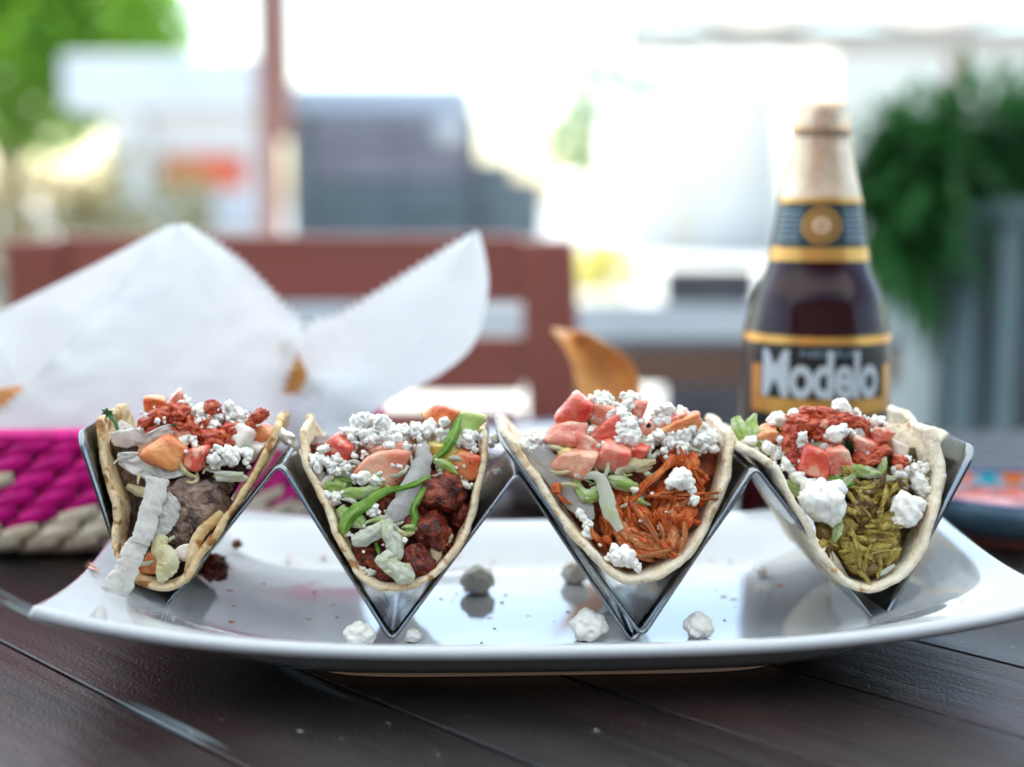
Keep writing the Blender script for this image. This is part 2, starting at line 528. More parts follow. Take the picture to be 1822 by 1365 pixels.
# dark slatted kiosk, with a pale roof box
Y0 = 13.5
kx = empty('kiosk', (P(680, 400, Y0).x, Y0, GZ), 'dark grey kiosk with horizontal shutters under a pale roof box', 'kiosk')
xa, xb = P(512, 350, Y0).x, P(848, 350, Y0).x
box('body', xa, xb, Y0 + .05, Y0 + 1.5, GZ, P(0, 200, Y0).z, M['slate'], kx, .01)
rows = [(204, 256, M['slate_light']), (264, 316, M['slate_light']), (324, 376, M['galv']), (384, 430, M['galv'])]
for a, b, mm in rows:
    box('shutter', xa + .22, xb - .05, Y0 - .02, Y0 + .047, P(0, b, Y0).z, P(0, a, Y0).z, mm, kx, .008)
box('corner_post', xa + .02, xa + .2, Y0 - .03, Y0 + .047, GZ, P(0, 203, Y0).z, M['galv'], kx, .008)
box('roof', P(505, 350, Y0).x, P(838, 350, Y0).x, Y0 - .1, Y0 + 1.6, P(0, 198, Y0).z, P(0, 150, Y0).z, M['roof_grey'], kx, .02)
box('annex', xb + .003, P(915, 350, Y0).x, Y0 + .2, Y0 + 1.4, GZ, P(0, 285, Y0).z, M['galv'], kx, .01)
box('annex', P(915, 350, Y0).x + .003, P(968, 350, Y0).x, Y0 + .2, Y0 + 1.4, GZ, P(0, 318, Y0).z, M['galv'], kx, .01)

# round porthole on the kiosk shutter
pc = P(800, 230, Y0 - .03)
vs, fs = tube_v([pc, pc + Vector((0, -.04, 0))], .14, 24)
mk('round_light', vs, fs, M['white_paint'], kx)

# wooden post
Y0 = 6.0
px_ = P(482, 350, Y0).x
po = empty('wooden_post', (px_, Y0, GZ), 'tall reddish brown wooden post rising behind the paper in the basket', 'post')
box('shaft', px_ - .045, px_ + .045, Y0 - .045, Y0 + .045, GZ, 2.6, M['post_wood'], po, .008)
box('brace', px_ + .047, px_ + .10, Y0 - .03, Y0 + .03, P(0, 250, Y0).z, 2.6, M['post_wood'], po, .006)
box('base', px_ - .08, px_ + .12, Y0 - .09, Y0 + .09, GZ, GZ + .08, M['dark_plastic'], po, .006)

# pale building, right of the middle
Y0 = 22.0
pb = empty('pale_building', (P(1300, 400, Y0).x, Y0, GZ), 'low white building behind the bottle', 'building')
box('wall', P(1110, 350, Y0).x, P(1470, 350, Y0).x, Y0, Y0 + 6, GZ, P(0, 175, Y0).z, M['white_paint'], pb, .02)
box('roof', P(1095, 350, Y0).x, P(1480, 350, Y0).x, Y0 - .3, Y0 + 6.3, P(0, 174, Y0).z, P(0, 160, Y0).z, M['white_paint'], pb, .02)
box('door', P(1190, 350, Y0).x, P(1235, 350, Y0).x, Y0 - .06, Y0 - .002, GZ, P(0, 300, Y0).z, M['cream_paint'], pb, .02)
for a in (1290, 1370):
    f = box('window', P(a, 350, Y0).x, P(a + 50, 350, Y0).x, Y0 - .07, Y0 - .002, P(0, 320, Y0).z, P(0, 250, Y0).z, M['white_paint'], pb, .02)
    box('pane', P(a + 5, 350, Y0).x, P(a + 45, 350, Y0).x, Y0 - .075, Y0 - .071, P(0, 315, Y0).z, P(0, 255, Y0).z, M['cream_paint'], f)
Y0 = 18.0
cb = empty('cream_building', (P(1650, 400, Y0).x, Y0, GZ), 'cream walled building behind the dark plant at right', 'building')
box('wall', P(1475, 350, Y0).x, P(2500, 350, Y0).x, Y0, Y0 + 6, GZ, P(0, 60, Y0).z, M['cream_paint'], cb, .02)
box('door', P(1560, 350, Y0).x, P(1610, 350, Y0).x, Y0 - .06, Y0 - .002, GZ, P(0, 230, Y0).z, M['post_wood'], cb, .02)

# far awning at the top right with its pole
Y0 = 8.0
M['awning'] = add_translucent(mat('awning_cloth', (0.62, 0.56, 0.48), 0.8, (0.55, 0.49, 0.42), 4), (0.7, 0.6, 0.5), 0.25)
aw = empty('far_awning', (2.45, 8.5, GZ), 'beige awning on a thin pole at the top right', 'awning')
za = P(0, 42, Y0).z
AWX0 = P(1108, 350, Y0).x
nx, ny = 24, 8
vs = []
for j in range(ny):
    for i in range(nx):
        u, v = i / (nx - 1), j / (ny - 1)
        vs.append((AWX0 + (4.6 - AWX0) * u, Y0 + 2.6 * v, za + .75 * v + .04 * sin(u * 26)))
mod_solid(mk('canopy', vs, grid_faces(ny, nx), M['awning'], aw), .02)
vs = []
for j in range(3):
    for i in range(48):
        u = i / 47
        vs.append((AWX0 + (4.6 - AWX0) * u, Y0 - .01 + .004 * sin(u * 60), za - .02 - .16 * j / 2 + (.02 * abs(sin(u * 40)) if j == 2 else 0)))
mod_solid(mk('valance', vs, grid_faces(3, 48), M['awning'], aw), .006)
xp = P(1690, 350, Y0).x
for q in (xp, 4.5, AWX0 + .04):
    if q == AWX0 + .04: continue
    vs, fs = tube_v([(q, Y0 + .03, GZ), (q, Y0 + .03, za + .01)], .032, 10)
    mk('pole', vs, fs, M['post_wood'], aw)

# globe lamp
Y0 = 8.5
gx = P(1025, 350, Y0)
gl = empty('globe_lamp', (gx.x, Y0, GZ), 'white round globe lamp on a thin post beside the dark kiosk', 'lamp')
lathe('globe', (gx.x, Y0, gx.z - .13), [(0.001, 0)] + [(.13 * sin(pi * k / 14), .13 - .13 * cos(pi * k / 14)) for k in range(1, 14)] + [(0.001, .26)], M['glass_globe'], gl, 24)
vs, fs = tube_v([(gx.x, Y0, GZ), (gx.x, Y0, gx.z - .12)], .02, 8)
mk('post', vs, fs, M['cream_paint'], gl)

# yellow planted trough
Y0 = 5.0
yp = empty('flower_trough', (P(1075, 350, Y0).x, Y0, GZ), 'trough of yellow green flowers right of the brown chair', 'planter')
box('trough', P(1030, 350, Y0).x, P(1130, 350, Y0).x, Y0 - .1, Y0 + .1, GZ, P(0, 530, Y0).z, M['cream_paint'], yp, .01)
q = P(1075, 480, Y0)
leaves('foliage', [(q.x - .06, Y0, q.z, .09), (q.x + .05, Y0, q.z - .01, .09), (q.x, Y0, q.z + .05, .07)], 1500, .03, M['leaf_yellow'], yp, 21)
# small pot with pale leaves, right of the bottle
Y0 = 3.4
sp = empty('potted_shrub', (P(1643, 350, Y0).x, Y0, GZ), 'small pale green shrub in a dark pot right of the bottle', 'plant')
q = P(1643, 600, Y0)
lathe('pot', (q.x, Y0, GZ), [(.05, 0), (.05, .01), (.06, .3), (.065, .40), (.07, .44), (.06, .44), (.05, .40)], M['dark_plastic'], sp, 20)
leaves('foliage', [(q.x - .04, Y0, q.z + .14, .09), (q.x + .05, Y0, q.z + .17, .08), (q.x, Y0, q.z + .09, .08)], 1400, .035, M['leaf_dry'], sp, 22)
vs, fs = tube_v([(q.x, Y0, GZ + .4), (q.x, Y0, q.z + .12)], .01, 6)
mk('stem', vs, fs, M['bark'], sp)

# grey-blue slatted planter with a dark plant (right)
Y0 = 2.0
gp = empty('tall_planter', (.78, Y0 + .2, GZ), 'tall grey blue slatted planter at the right edge', 'planter')
x0, x1 = P(1688, 350, Y0).x, 1.02
zt = P(0, 335, Y0).z
box('box', x0 + .012, x1 - .012, Y0 + .012, Y0 + .40, GZ + .06, zt - .02, M['slate'], gp)
nb = 7
wd = (x1 - x0) / nb
for k in range(nb):
    box('batten', x0 + k * wd + .012, x0 + (k + 1) * wd - .012, Y0 - .008, Y0 + .010, GZ + .03, zt - .045, M['planter_paint'], gp, .003)
for k in range(6):
    box('batten', x0 - .008, x0 + .010, Y0 + .014 + k * .065, Y0 + .07 + k * .065, GZ + .03, zt - .045, M['planter_paint'], gp, .003)
box('rim', x0 - .015, x1 + .015, Y0 - .015, Y0 + .42, zt - .043, zt - .018, M['planter_paint'], gp, .004)

dp = empty('leafy_plant', (.78, Y0 + .18, zt - .02), 'dark green bushy plant spilling over the tall planter', 'plant')
rnd = random.Random(5)
vs, fs = [], []


def strap(vs, fs, a, d, L, wdt, droop, rnd):
    """a long pointed leaf that arches and droops"""
    side = Vector((-d.y, d.x, 0)).normalized()
    i0 = len(vs)
    n = 6
    for k in range(n):
        t = k / (n - 1)
        p = a + d * (L * t) + Vector((0, 0, -droop * L * t * t))
        ww = wdt * sin(pi * min(.98, .12 + .86 * t)) * .5
        vs += [p - side * ww, p + side * ww]
    for k in range(n - 1):
        q = i0 + 2 * k
        fs.append((q, q + 1, q + 3, q + 2))


bases = []
for (bx_, bz_, rr) in ((1745, 215, .10), (1650, 300, .11), (1620, 390, .09), (1800, 290, .13), (1590, 330, .08), (1700, 240, .09), (1790, 240, .1), (1640, 455, .07), (1600, 240, .05), (1680, 350, .12), (1565, 290, .05), (1835, 240, .10), (1580, 410, .06), (1850, 320, .09)):
    b = P(bx_, bz_, Y0 - .02 if bx_ < 1690 else Y0 + .1)
    bases.append((b, rr))
    for k in range(115):
        d = Vector((rnd.gauss(0, 1), rnd.gauss(0, 1), rnd.gauss(.15, .8))).normalized()
        a = b + d * rr * rnd.uniform(0, .7)
        strap(vs, fs, a, d, rnd.uniform(.04, .10), rnd.uniform(.010, .019), rnd.uniform(.1, .6), rnd)
mk('foliage', vs, fs, M['leaf_dark'], dp, smooth=False)
root = Vector((.72, Y0 + .15, zt - .02))
for b, rr in bases:
    tv, tf = tube_v([root, root.lerp(b, .5) + Vector((0, 0, .03)), b], [.006, .004, .002], 6)
    mk('stem', tv, tf, M['bark'], dp)

# second table behind right
M['dark_table'] = mat('dark_brown_table', (0.13, 0.075, 0.055), 0.3, (0.18, 0.11, 0.08), 6, aniso=(0.2, 1, 1), coat=0.3)
t2 = empty('far_table', (0.0, 1.67, GZ), 'dark brown table, sky sheen painted pale on its top, behind the reddish chair', 'table')
M['sheen_top'] = mat('table_top_sky_sheen', (0.17, 0.18, 0.19), 0.55, (0.13, 0.14, 0.16), 10, spec=.3)  # brown table; the sky's pale reflection is put into the top's colour
x0, x1, ya, yb = -.42, .40, 1.437, 1.90
for k in range(6):
    y_ = ya + (yb - ya) * k / 6
    box('plank', x0, x1, y_ + .002, y_ + (yb - ya) / 6 - .002, -.012, 0, M['sheen_top'], t2, .002)
box('apron', x0 + .004, x1 - .004, ya + .004, yb - .004, -.05, -.013, M['dark_table'], t2, .003)
for q in (x0 + .05, x1 - .05):
    for r_ in (ya + .05, yb - .05):
        box('leg', q - .025, q + .025, r_ - .025, r_ + .025, GZ, -.051, M['dark_table'], t2, .004)

# dark woven chair behind it
wc = empty('dark_chair', (P(1265, 350, 2.3).x, 2.4, GZ), 'dark grey low chair behind the far table', 'chair')
x0, x1 = P(1185, 350, 2.3).x, P(1352, 350, 2.3).x
zt = P(0, 478, 2.3).z
box('back', x0, x1, 2.3, 2.33, GZ + .5, zt, M['dark_plastic'], wc, .008)
box('seat', x0, x1, 2.335, 2.70, GZ + .40, GZ + .44, M['dark_plastic'], wc, .01)
for q in (x0 + .015, x1 - .015):
    for r_ in (2.35, 2.68):
        box('leg', q - .015, q + .015, r_ - .015, r_ + .015, GZ, GZ + .398, M['dark_plastic'], wc)
for q in (x0 + .015, x1 - .015):
    box('arm', q - .015, q + .015, 2.335, 2.68, GZ + .6, GZ + .625, M['dark_plastic'], wc, .004)

# reddish brown chair facing the table
CY_ = 1.25
ch = empty('wooden_chair', (P(520, 350, CY_).x, CY_, GZ), 'reddish brown wooden slatted chair facing the table', 'chair')
xl, xr = P(58, 350, CY_).x, P(996, 350, CY_).x
ztop = P(0, 415, CY_).z
def post(x, s):
    """rear post that leans back and flares a little"""
    vs = []
    for (t, z) in ((0, GZ), (.4, GZ + .42), (.7, -.12), (1, ztop - .004)):
        xc = x + s * .034 * (1 - t)
        yc = CY_ + .02 - .07 * max(0, t - .4)
        hw = .024
        vs += [(xc - hw, yc - hw, z), (xc + hw, yc - hw, z), (xc + hw, yc + hw, z), (xc - hw, yc + hw, z)]
    fs = grid_faces(4, 4, True) + [(3, 2, 1, 0), (12, 13, 14, 15)]
    o = mk('post', vs, fs, M['brown_wood'], ch, smooth=False)
    mod_bevel(o, .004)
post(xl + .012, -1)
post(xr - .012, 1)
for (a, b) in ((416, 534), (590, 692), (722, 775), (800, 850)):
    za, zb = P(0, b, CY_).z, P(0, a, CY_).z
    box('slat', xl + .032, xr - .032, CY_ - .035, CY_ - .015, za, zb, M['brown_wood'], ch, .004)
for k in range(6):
    box('seat_slat', xl + .01, xr - .01, CY_ - .43 + k * .068, CY_ - .43 + k * .068 + .056, GZ + .42, GZ + .44, M['brown_wood'], ch, .004)
for q in (xl + .03, xr - .03):
    box('leg', q - .02, q + .02, CY_ - .43, CY_ - .39, GZ, GZ + .418, M['brown_wood'], ch, .004)
    box('rail', q - .012, q + .012, CY_ - .388, CY_ - .0, GZ + .36, GZ + .40, M['brown_wood'], ch, .004)

# ------------------------------------------------------------------ cloth shade added out of frame to keep sun off the diners' table
M['shade'] = add_translucent(mat('added_shade_cloth', (0.82, 0.82, 0.82), 0.8), (0.90, 0.92, 0.95), 0.62)
cs = empty('added_shade_canopy', (0, .6, GZ), 'white cloth shade added on posts above the frame to keep sun off the table', 'canopy')
vs = []
for j in range(12):
    for i in range(14):
        u, v = i / 13, j / 11
        vs.append((-2.6 + 5.2 * u, -1.3 + 5.1 * v, 1.75 - .12 * sin(pi * u) * sin(pi * v)))
mod_solid(mk('cloth', vs, grid_faces(12, 14), M['shade'], cs), .002)
for (a, b) in ((-2.55, -1.25), (2.55, -1.25), (-2.55, 3.75), (2.55, 3.75)):
    vs, fs = tube_v([(a, b, GZ), (a, b, 1.74)], .03, 10)
    mk('pole', vs, fs, M['white_paint'], cs)

# unseen front added behind the camera to darken the near side and the steel
M['dark_wall'] = mat('added_dark_wall', (0.050, 0.055, 0.062), 0.7, (0.075, 0.08, 0.088), 3)
rw = empty('added_dark_front', (0, -3.7, GZ), 'dark building front added behind the camera to cut light, seen only as reflections', 'building')
box('wall', -6, 6, -4.0, -3.5, GZ, 2.6, M['dark_wall'], rw, .01)
box('roof', -6.2, 6.2, -4.7, -3.3, 2.603, 2.76, M['dark_wall'], rw, .01)
box('door', -2.0, -1.1, -3.49, -3.45, GZ, 1.35, M['brown_wood'], rw, .01)
for q in (-.6, 1.2):
    f = box('window', q, q + 1.2, -3.49, -3.45, .1, 1.2, M['brown_wood'], rw, .01)
    box('pane', q + .06, q + 1.14, -3.449, -3.445, .16, 1.14, M['slate'], f)

# ------------------------------------------------------------------ the table
def wood_mat():
    m = bpy.data.materials.new('worn_dark_wood')
    m.use_nodes = True
    n = m.node_tree
    b = n.nodes['Principled BSDF']
    tc = n.nodes.new('ShaderNodeTexCoord')
    oi = n.nodes.new('ShaderNodeObjectInfo')
    ad = n.nodes.new('ShaderNodeVectorMath'); ad.operation = 'ADD'
    n.links.new(tc.outputs['Object'], ad.inputs[0])
    n.links.new(oi.outputs['Random'], ad.inputs[1])
    rot = n.nodes.new('ShaderNodeMapping')
    rot.inputs['Rotation'].default_value = (0, 0, -(math.atan2(1, -.953)))
    n.links.new(ad.outputs[0], rot.inputs[0])

    def nn(sc, stretch, lo, hi, det=6):
        mp = n.nodes.new('ShaderNodeMapping')
        mp.inputs['Scale'].default_value = stretch
        n.links.new(rot.outputs[0], mp.inputs[0])
        t = n.nodes.new('ShaderNodeTexNoise')
        t.inputs['Scale'].default_value = sc
        t.inputs['Detail'].default_value = det
        n.links.new(mp.outputs[0], t.inputs[0])
        r = n.nodes.new('ShaderNodeMapRange')
        r.inputs[1].default_value = lo
        r.inputs[2].default_value = hi
        n.links.new(t.outputs[0], r.inputs[0])
        return r.outputs[0]

    def mix(f, a, bcol):
        x = n.nodes.new('ShaderNodeMix'); x.data_type = 'RGBA'
        n.links.new(f, x.inputs[0])
        if isinstance(a, tuple): x.inputs[6].default_value = (*a, 1)
        else: n.links.new(a, x.inputs[6])
        x.inputs[7].default_value = (*bcol, 1)
        return x.outputs[2]
    c = mix(nn(14, (.25, 1, 1), .4, .62), (0.008, 0.0065, 0.0065), (0.028, 0.010, 0.009))
    c = mix(nn(120, (.06, 1, 1), .5, .75), c, (0.010, 0.008, 0.008))
    c = mix(nn(9, (.6, 1, 1), .55, .75), c, (0.030, 0.028, 0.028))
    c = mix(nn(48, (.10, 1, 1), .66, .71, 3), c, (0.13, 0.17, 0.18))
    c = mix(nn(260, (.5, 1, 1), .72, .78, 2), c, (0.25, 0.22, 0.2))
    n.links.new(c, b.inputs['Base Color'])
    mr = n.nodes.new('ShaderNodeMapRange')
    mr.inputs[3].default_value = .28
    mr.inputs[4].default_value = .5
    n.links.new(nn(30, (.3, 1, 1), .35, .65), mr.inputs[0])
    n.links.new(mr.outputs[0], b.inputs['Roughness'])
    b.inputs['Specular IOR Level'].default_value = .34
    bp = n.nodes.new('ShaderNodeBump')
    bp.inputs['Distance'].default_value = .0006
    bp.inputs['Strength'].default_value = .9
    n.links.new(nn(160, (.05, 1, 1), 0, 1), bp.inputs['Height'])
    bp2 = n.nodes.new('ShaderNodeBump')
    bp2.inputs['Distance'].default_value = .0003
    n.links.new(nn(900, (1, 1, 1), 0, 1, 3), bp2.inputs['Height'])
    n.links.new(bp.outputs[0], bp2.inputs['Normal'])
    n.links.new(bp2.outputs[0], b.inputs['Normal'])
    return m


M['wood'] = wood_mat()
tb = empty('dining_table', (0, .35, GZ), 'dark worn wooden table of diagonal planks under the plate', 'table')
TX, TY0, TY1 = .80, -.25, .86


def clip(poly, nx_, ny_, c):
    out = []
    for i in range(len(poly)):
        a, b = poly[i], poly[(i + 1) % len(poly)]
        da, db = a[0] * nx_ + a[1] * ny_ - c, b[0] * nx_ + b[1] * ny_ - c
        if da >= 0: out.append(a)
        if (da >= 0) != (db >= 0):
            t = da / (da - db)
            out.append((a[0] + (b[0] - a[0]) * t, a[1] + (b[1] - a[1]) * t))
    return out


dl = sqrt(1 + .953 ** 2)
NX, NY = 1 / dl, .953 / dl           # across the planks
for k in range(-12, 22):
    c0, c1 = .187 + .0535 * k, .187 + .0535 * (k + 1)
    poly = [(-TX, TY0), (TX, TY0), (TX, TY1), (-TX, TY1)]
    poly = clip(poly, NX, NY, c0 + .0006)
    if len(poly) > 2: poly = clip(poly, -NX, -NY, -(c1 - .0006))
    if len(poly) < 3: continue
    n_ = len(poly)
    dz = random.uniform(-.0004, .0)
    vs = [(x, y, dz) for x, y in poly] + [(x, y, -.022) for x, y in poly]
    fs = [tuple(range(n_)), tuple(reversed(range(n_, 2 * n_)))] + [(i, i + n_, (i + 1) % n_ + n_, (i + 1) % n_) for i in range(n_)]
    o = mk('plank', vs, fs, M['wood'], tb, smooth=False)
    mod_bevel(o, .0004, 1)
box('frame', -TX + .01, TX - .01, TY0 + .01, TY1 - .01, -.06, -.0225, M['wood'], tb, .003)
for q in (-TX + .06, TX - .06):
    for r_ in (TY0 + .06, TY1 - .06):
        box('leg', q - .03, q + .03, r_ - .03, r_ + .03, GZ, -.0605, M['wood'], tb, .004)

# ------------------------------------------------------------------ the plate
PA, PB = .1362, .0757
PC = Vector((.0095, .4585, 0))
PX, PY = XV, DV


def plate_z(U, V):
    au, av = abs(U), abs(V)
    e = (au ** 5 + av ** 5) ** .2
    z = .0062 + .0118 * smooth01((e - .55) / .45) ** 1.3
    z += .0125 * au ** 3.0 * smooth01((e - .3) / .7)
    z += .0018 * (au * av) ** 3
    if av > .5 and V > 0: z += .001 * ((av - .5) * 2) ** 2
    return z


def plate_pt(U, V, dz=0.0):
    # plan: sides bow, corners pinched out
    x = PA * U * (1 + .045 * (abs(V) ** 3)) * (1 + .035 * (V + 1))
    y = PB * V * (1 + .05 * abs(U) ** 3)
    return PC + PX * x + PY * y + Vector((0, 0, plate_z(U, V) + dz))


def on_plate(px, py):
    d = ray(px, py)
    for k in range(200):
        dep = .397 + k * .0009
        p = D(px, py, dep)
        r_ = p - PC
        U, V = r_.dot(PX) / PA, r_.dot(PY) / PB
        if abs(U) < 1.03 and abs(V) < 1.0 and p.z <= plate_z(max(-1, min(1, U)), V): break
    return p


pl = empty('plate', (PC.x, PC.y, 0), 'long white glazed plate with upturned ends under the taco holders', 'plate')
n1, n2 = 97, 49
top, vs, fs = [], [], []
def grad(i, n):
    return -cos(pi * i / (n - 1)) * .55 + (-1 + 2 * i / (n - 1)) * .45
for j in range(n2):
    for i in range(n1):
        vs.append(plate_pt(grad(i, n1), grad(j, n2)))
fs = grid_faces(n2, n1)
# underside: a second sheet; the outer wall leans inwards
N0 = len(vs)
for j in range(n2):
    for i in range(n1):
        U, V = grad(i, n1), grad(j, n2)
        e = (abs(U) ** 5 + abs(V) ** 5) ** .2
        p = plate_pt(U, V)
        sh = 1 - .035 * smooth01((e - .6) / .4) * 0
        b = Vector((p.x, p.y, max(.0021, p.z - .0042 - .0015 * smooth01((1 - e) * 5))))
        vs.append(b)
fs += [tuple(N0 + q for q in reversed(f)) for f in grid_faces(n2, n1)]
def edge(idx):
    # rounded rim made of three bands
    global vs, fs
    prev = idx
    cen = PC
    bands = []
    for (t, outp) in ((.25, .0011), (.5, .0016), (.75, .0011)):
        row = []
        for q in idx:
            a, b = vs[q], vs[q + N0]
            r_ = (a - Vector((cen.x, cen.y, a.z)))
            loc = Vector((r_.dot(PX) / PA, r_.dot(PY) / PB))
            nrm = (PX * (loc.x ** 9) + PY * (loc.y ** 9))
            nrm.normalize()
            vs.append(a.lerp(b, t) + nrm * outp)
            row.append(len(vs) - 1)
        bands.append(row)
    seq = [idx] + bands + [[q + N0 for q in idx]]
    for r0, r1 in zip(seq, seq[1:]):
        for k in range(len(idx)):
            k2 = (k + 1) % len(idx)
            fs.append((r0[k], r1[k], r1[k2], r0[k2]))
loop = [i for i in range(n1)] + [j * n1 + n1 - 1 for j in range(1, n2)] + [(n2 - 1) * n1 + i for i in range(n1 - 2, -1, -1)] + [j * n1 for j in range(n2 - 2, 0, -1)]
edge(loop)
body = mk('body', vs, fs, M['plate'], pl)
# unglazed foot
vs, fs = [], []
nn_ = 64
for (s, z) in ((1.0, .0002), (1.0, .0032), (.965, .0032), (.965, .0002)):
    for k in range(nn_):
        a = 2 * pi * k / nn_
        c_, s_ = cos(a), sin(a)
        x = .0745 * s * (abs(c_) ** .35) * (1 if c_ >= 0 else -1)
        y = .0485 * s * (abs(s_) ** .35) * (1 if s_ >= 0 else -1)
        vs.append(PC + PX * x + PY * y + Vector((0, 0, z)))
fs = grid_faces(4, nn_, True) + [(3 * nn_ + k, 3 * nn_ + (k + 1) % nn_, (k + 1) % nn_, k) for k in range(nn_)]
mk('foot_ring', vs, fs, M['foot'], pl, smooth=False)

# ------------------------------------------------------------------ steel holders
def sheet(name, pts, d0, depth, parent, thick=.0009, free=(True, True), rfold=.0022, rc=.006):
    """zigzag sheet: corner pixels on the front plane, folded with a small radius, free ends with rounded corners"""
    w3 = [D(x, y, d0) for x, y in pts]
    line = []
    for i, p in enumerate(w3):
        if 0 < i < len(w3) - 1:
            a, b = (w3[i - 1] - p).normalized(), (w3[i + 1] - p).normalized()
            half = a.angle(b) / 2
            tl = rfold / math.tan(half)
            p0, p1 = p + a * tl, p + b * tl
            for k in range(7):
                t = k / 6
                line.append(p0 * (1 - t) ** 2 + p * 2 * t * (1 - t) + p1 * t * t)
        else:
            line.append(p)
    # refine the straight runs
    pts3 = []
    for a, b in zip(line, line[1:]):
        L = (b - a).length
        n = max(1, int(L / .004))
        for k in range(n): pts3.append(a.lerp(b, k / n))
    pts3.append(line[-1])
    # extra rows near the free ends for the rounded corners
    acc = [0.0]
    for a, b in zip(pts3, pts3[1:]): acc.append(acc[-1] + (b - a).length)
    ex = []
    for q in (.0006, .0015, .003, .0045, .006):
        if free[0]: ex.append(q)
        if free[1]: ex.append(acc[-1] - q)
    def at(s):
        for k in range(len(acc) - 1):
            if acc[k + 1] >= s:
                u = (s - acc[k]) / max(acc[k + 1] - acc[k], 1e-9)
                return pts3[k].lerp(pts3[k + 1], u)
        return pts3[-1]
    ss = sorted(set(acc + ex))
    m = 9
    vs = []
    for s in ss:
        p = at(s)
        cut = 0
        for fr, dd in ((free[0], s), (free[1], acc[-1] - s)):
            if fr and dd < rc: cut = max(cut, rc - sqrt(max(0, rc * rc - (rc - dd) ** 2)))
        for j in range(m):
            vs.append(p + DV * (cut + (depth - 2 * cut) * j / (m - 1)))
    o = mk(name, vs, grid_faces(len(ss), m), M['steel'], parent)
    mod_solid(o, thick)
    return o


HD = .422                                  # depth of the holders' front plane
h1 = empty('taco_holder', D(560, 1145, HD + .02), 'folded steel holder of three slots at the left, its left end cradling the beef taco', 'taco holder', 'folded steel taco holders')
sheet('folded_sheet', [(136, 770), (256, 1128), (497, 826), (697, 1143), (922, 842), (1126, 1146), (1338, 852)], HD, .052, h1)
h2 = empty('taco_holder', D(1340, 1145, HD + .02), 'folded steel holder of two slots at the right, nested into the left one', 'taco holder', 'folded steel taco holders')
sheet('folded_sheet', [(888, 782), (1143, 1134), (1345, 832), (1567, 1120), (1740, 797)], HD - .001, .052, h2)

# ------------------------------------------------------------------ food builders
def tortilla(px_pts, parent, m, seed, Y0=.4155, rec=.022, L0=.062, wob=.0012, thick=.0023, fr=.9, curl=None):
    n, mm = 72, 22
    pts = resample(px_pts, n)
    kb = max(range(n), key=lambda i: pts[i][1])
    vs = []
    for i, (x, y) in enumerate(pts):
        s = (i - kb) / (kb if i < kb else (n - 1 - kb))
        dep = Y0 + rec * abs(s) ** 1.8
        L = L0 * sqrt(max(.05, 1 - (fr * s) ** 2))
        p = D(x, y, dep)
        a, b = pts[max(i - 1, 0)], pts[min(i + 1, n - 1)]
        tx, ty = b[0] - a[0], b[1] - a[1]
        q = math.hypot(tx, ty)
        nrm = XV * (ty / q) * 1 + Vector((0, 0, 1)) * (tx / q)       # points into the fold
        for j in range(mm):
            t = j / (mm - 1)
            w_ = p + DV * (L * t)
            k = Vector((i * .09, t * 2.2, seed * 7.7))
            w_ = w_ + nrm * (wob * (noise.noise(k) * 1.2 + .5 * noise.noise(k * 3.1)) * (1 if t > 0 else 1))
            w_ = w_ + DV * (.0013 * noise.noise(Vector((i * .25, seed, 3))) * (1 - t))
            if abs(s) < .15:
                w_ = w_ - Vector((0, 0, .0042 * (1 - (s / .15) ** 2) * smooth01((t - .04) / .3)))
            if curl:
                for (si, wd_, amp) in curl:
                    w_ = w_ + nrm * amp * math.exp(-((s - si) / wd_) ** 2) * (.25 + .75 * sin(pi * min(1, t * 1.4 + .2)))
            vs.append(w_)
    o = mk('tortilla', vs, grid_faces(n, mm), m, parent)
    mod_solid(o, thick)
    mod_sub(o, 1)
    tx = bpy.data.textures.get('tort_clouds') or bpy.data.textures.new('tort_clouds', 'CLOUDS')
    tx.noise_scale = .0035
    d = o.modifiers.new('rough', 'DISPLACE')
    d.texture = tx
    d.texture_coords = 'LOCAL'
    d.strength = .0009
    d.mid_level = .5
    return pts, kb


def face(py, base=.4205, k=.022):
    return base + (1055 - py) / 335.0 * k


PROTO = {}


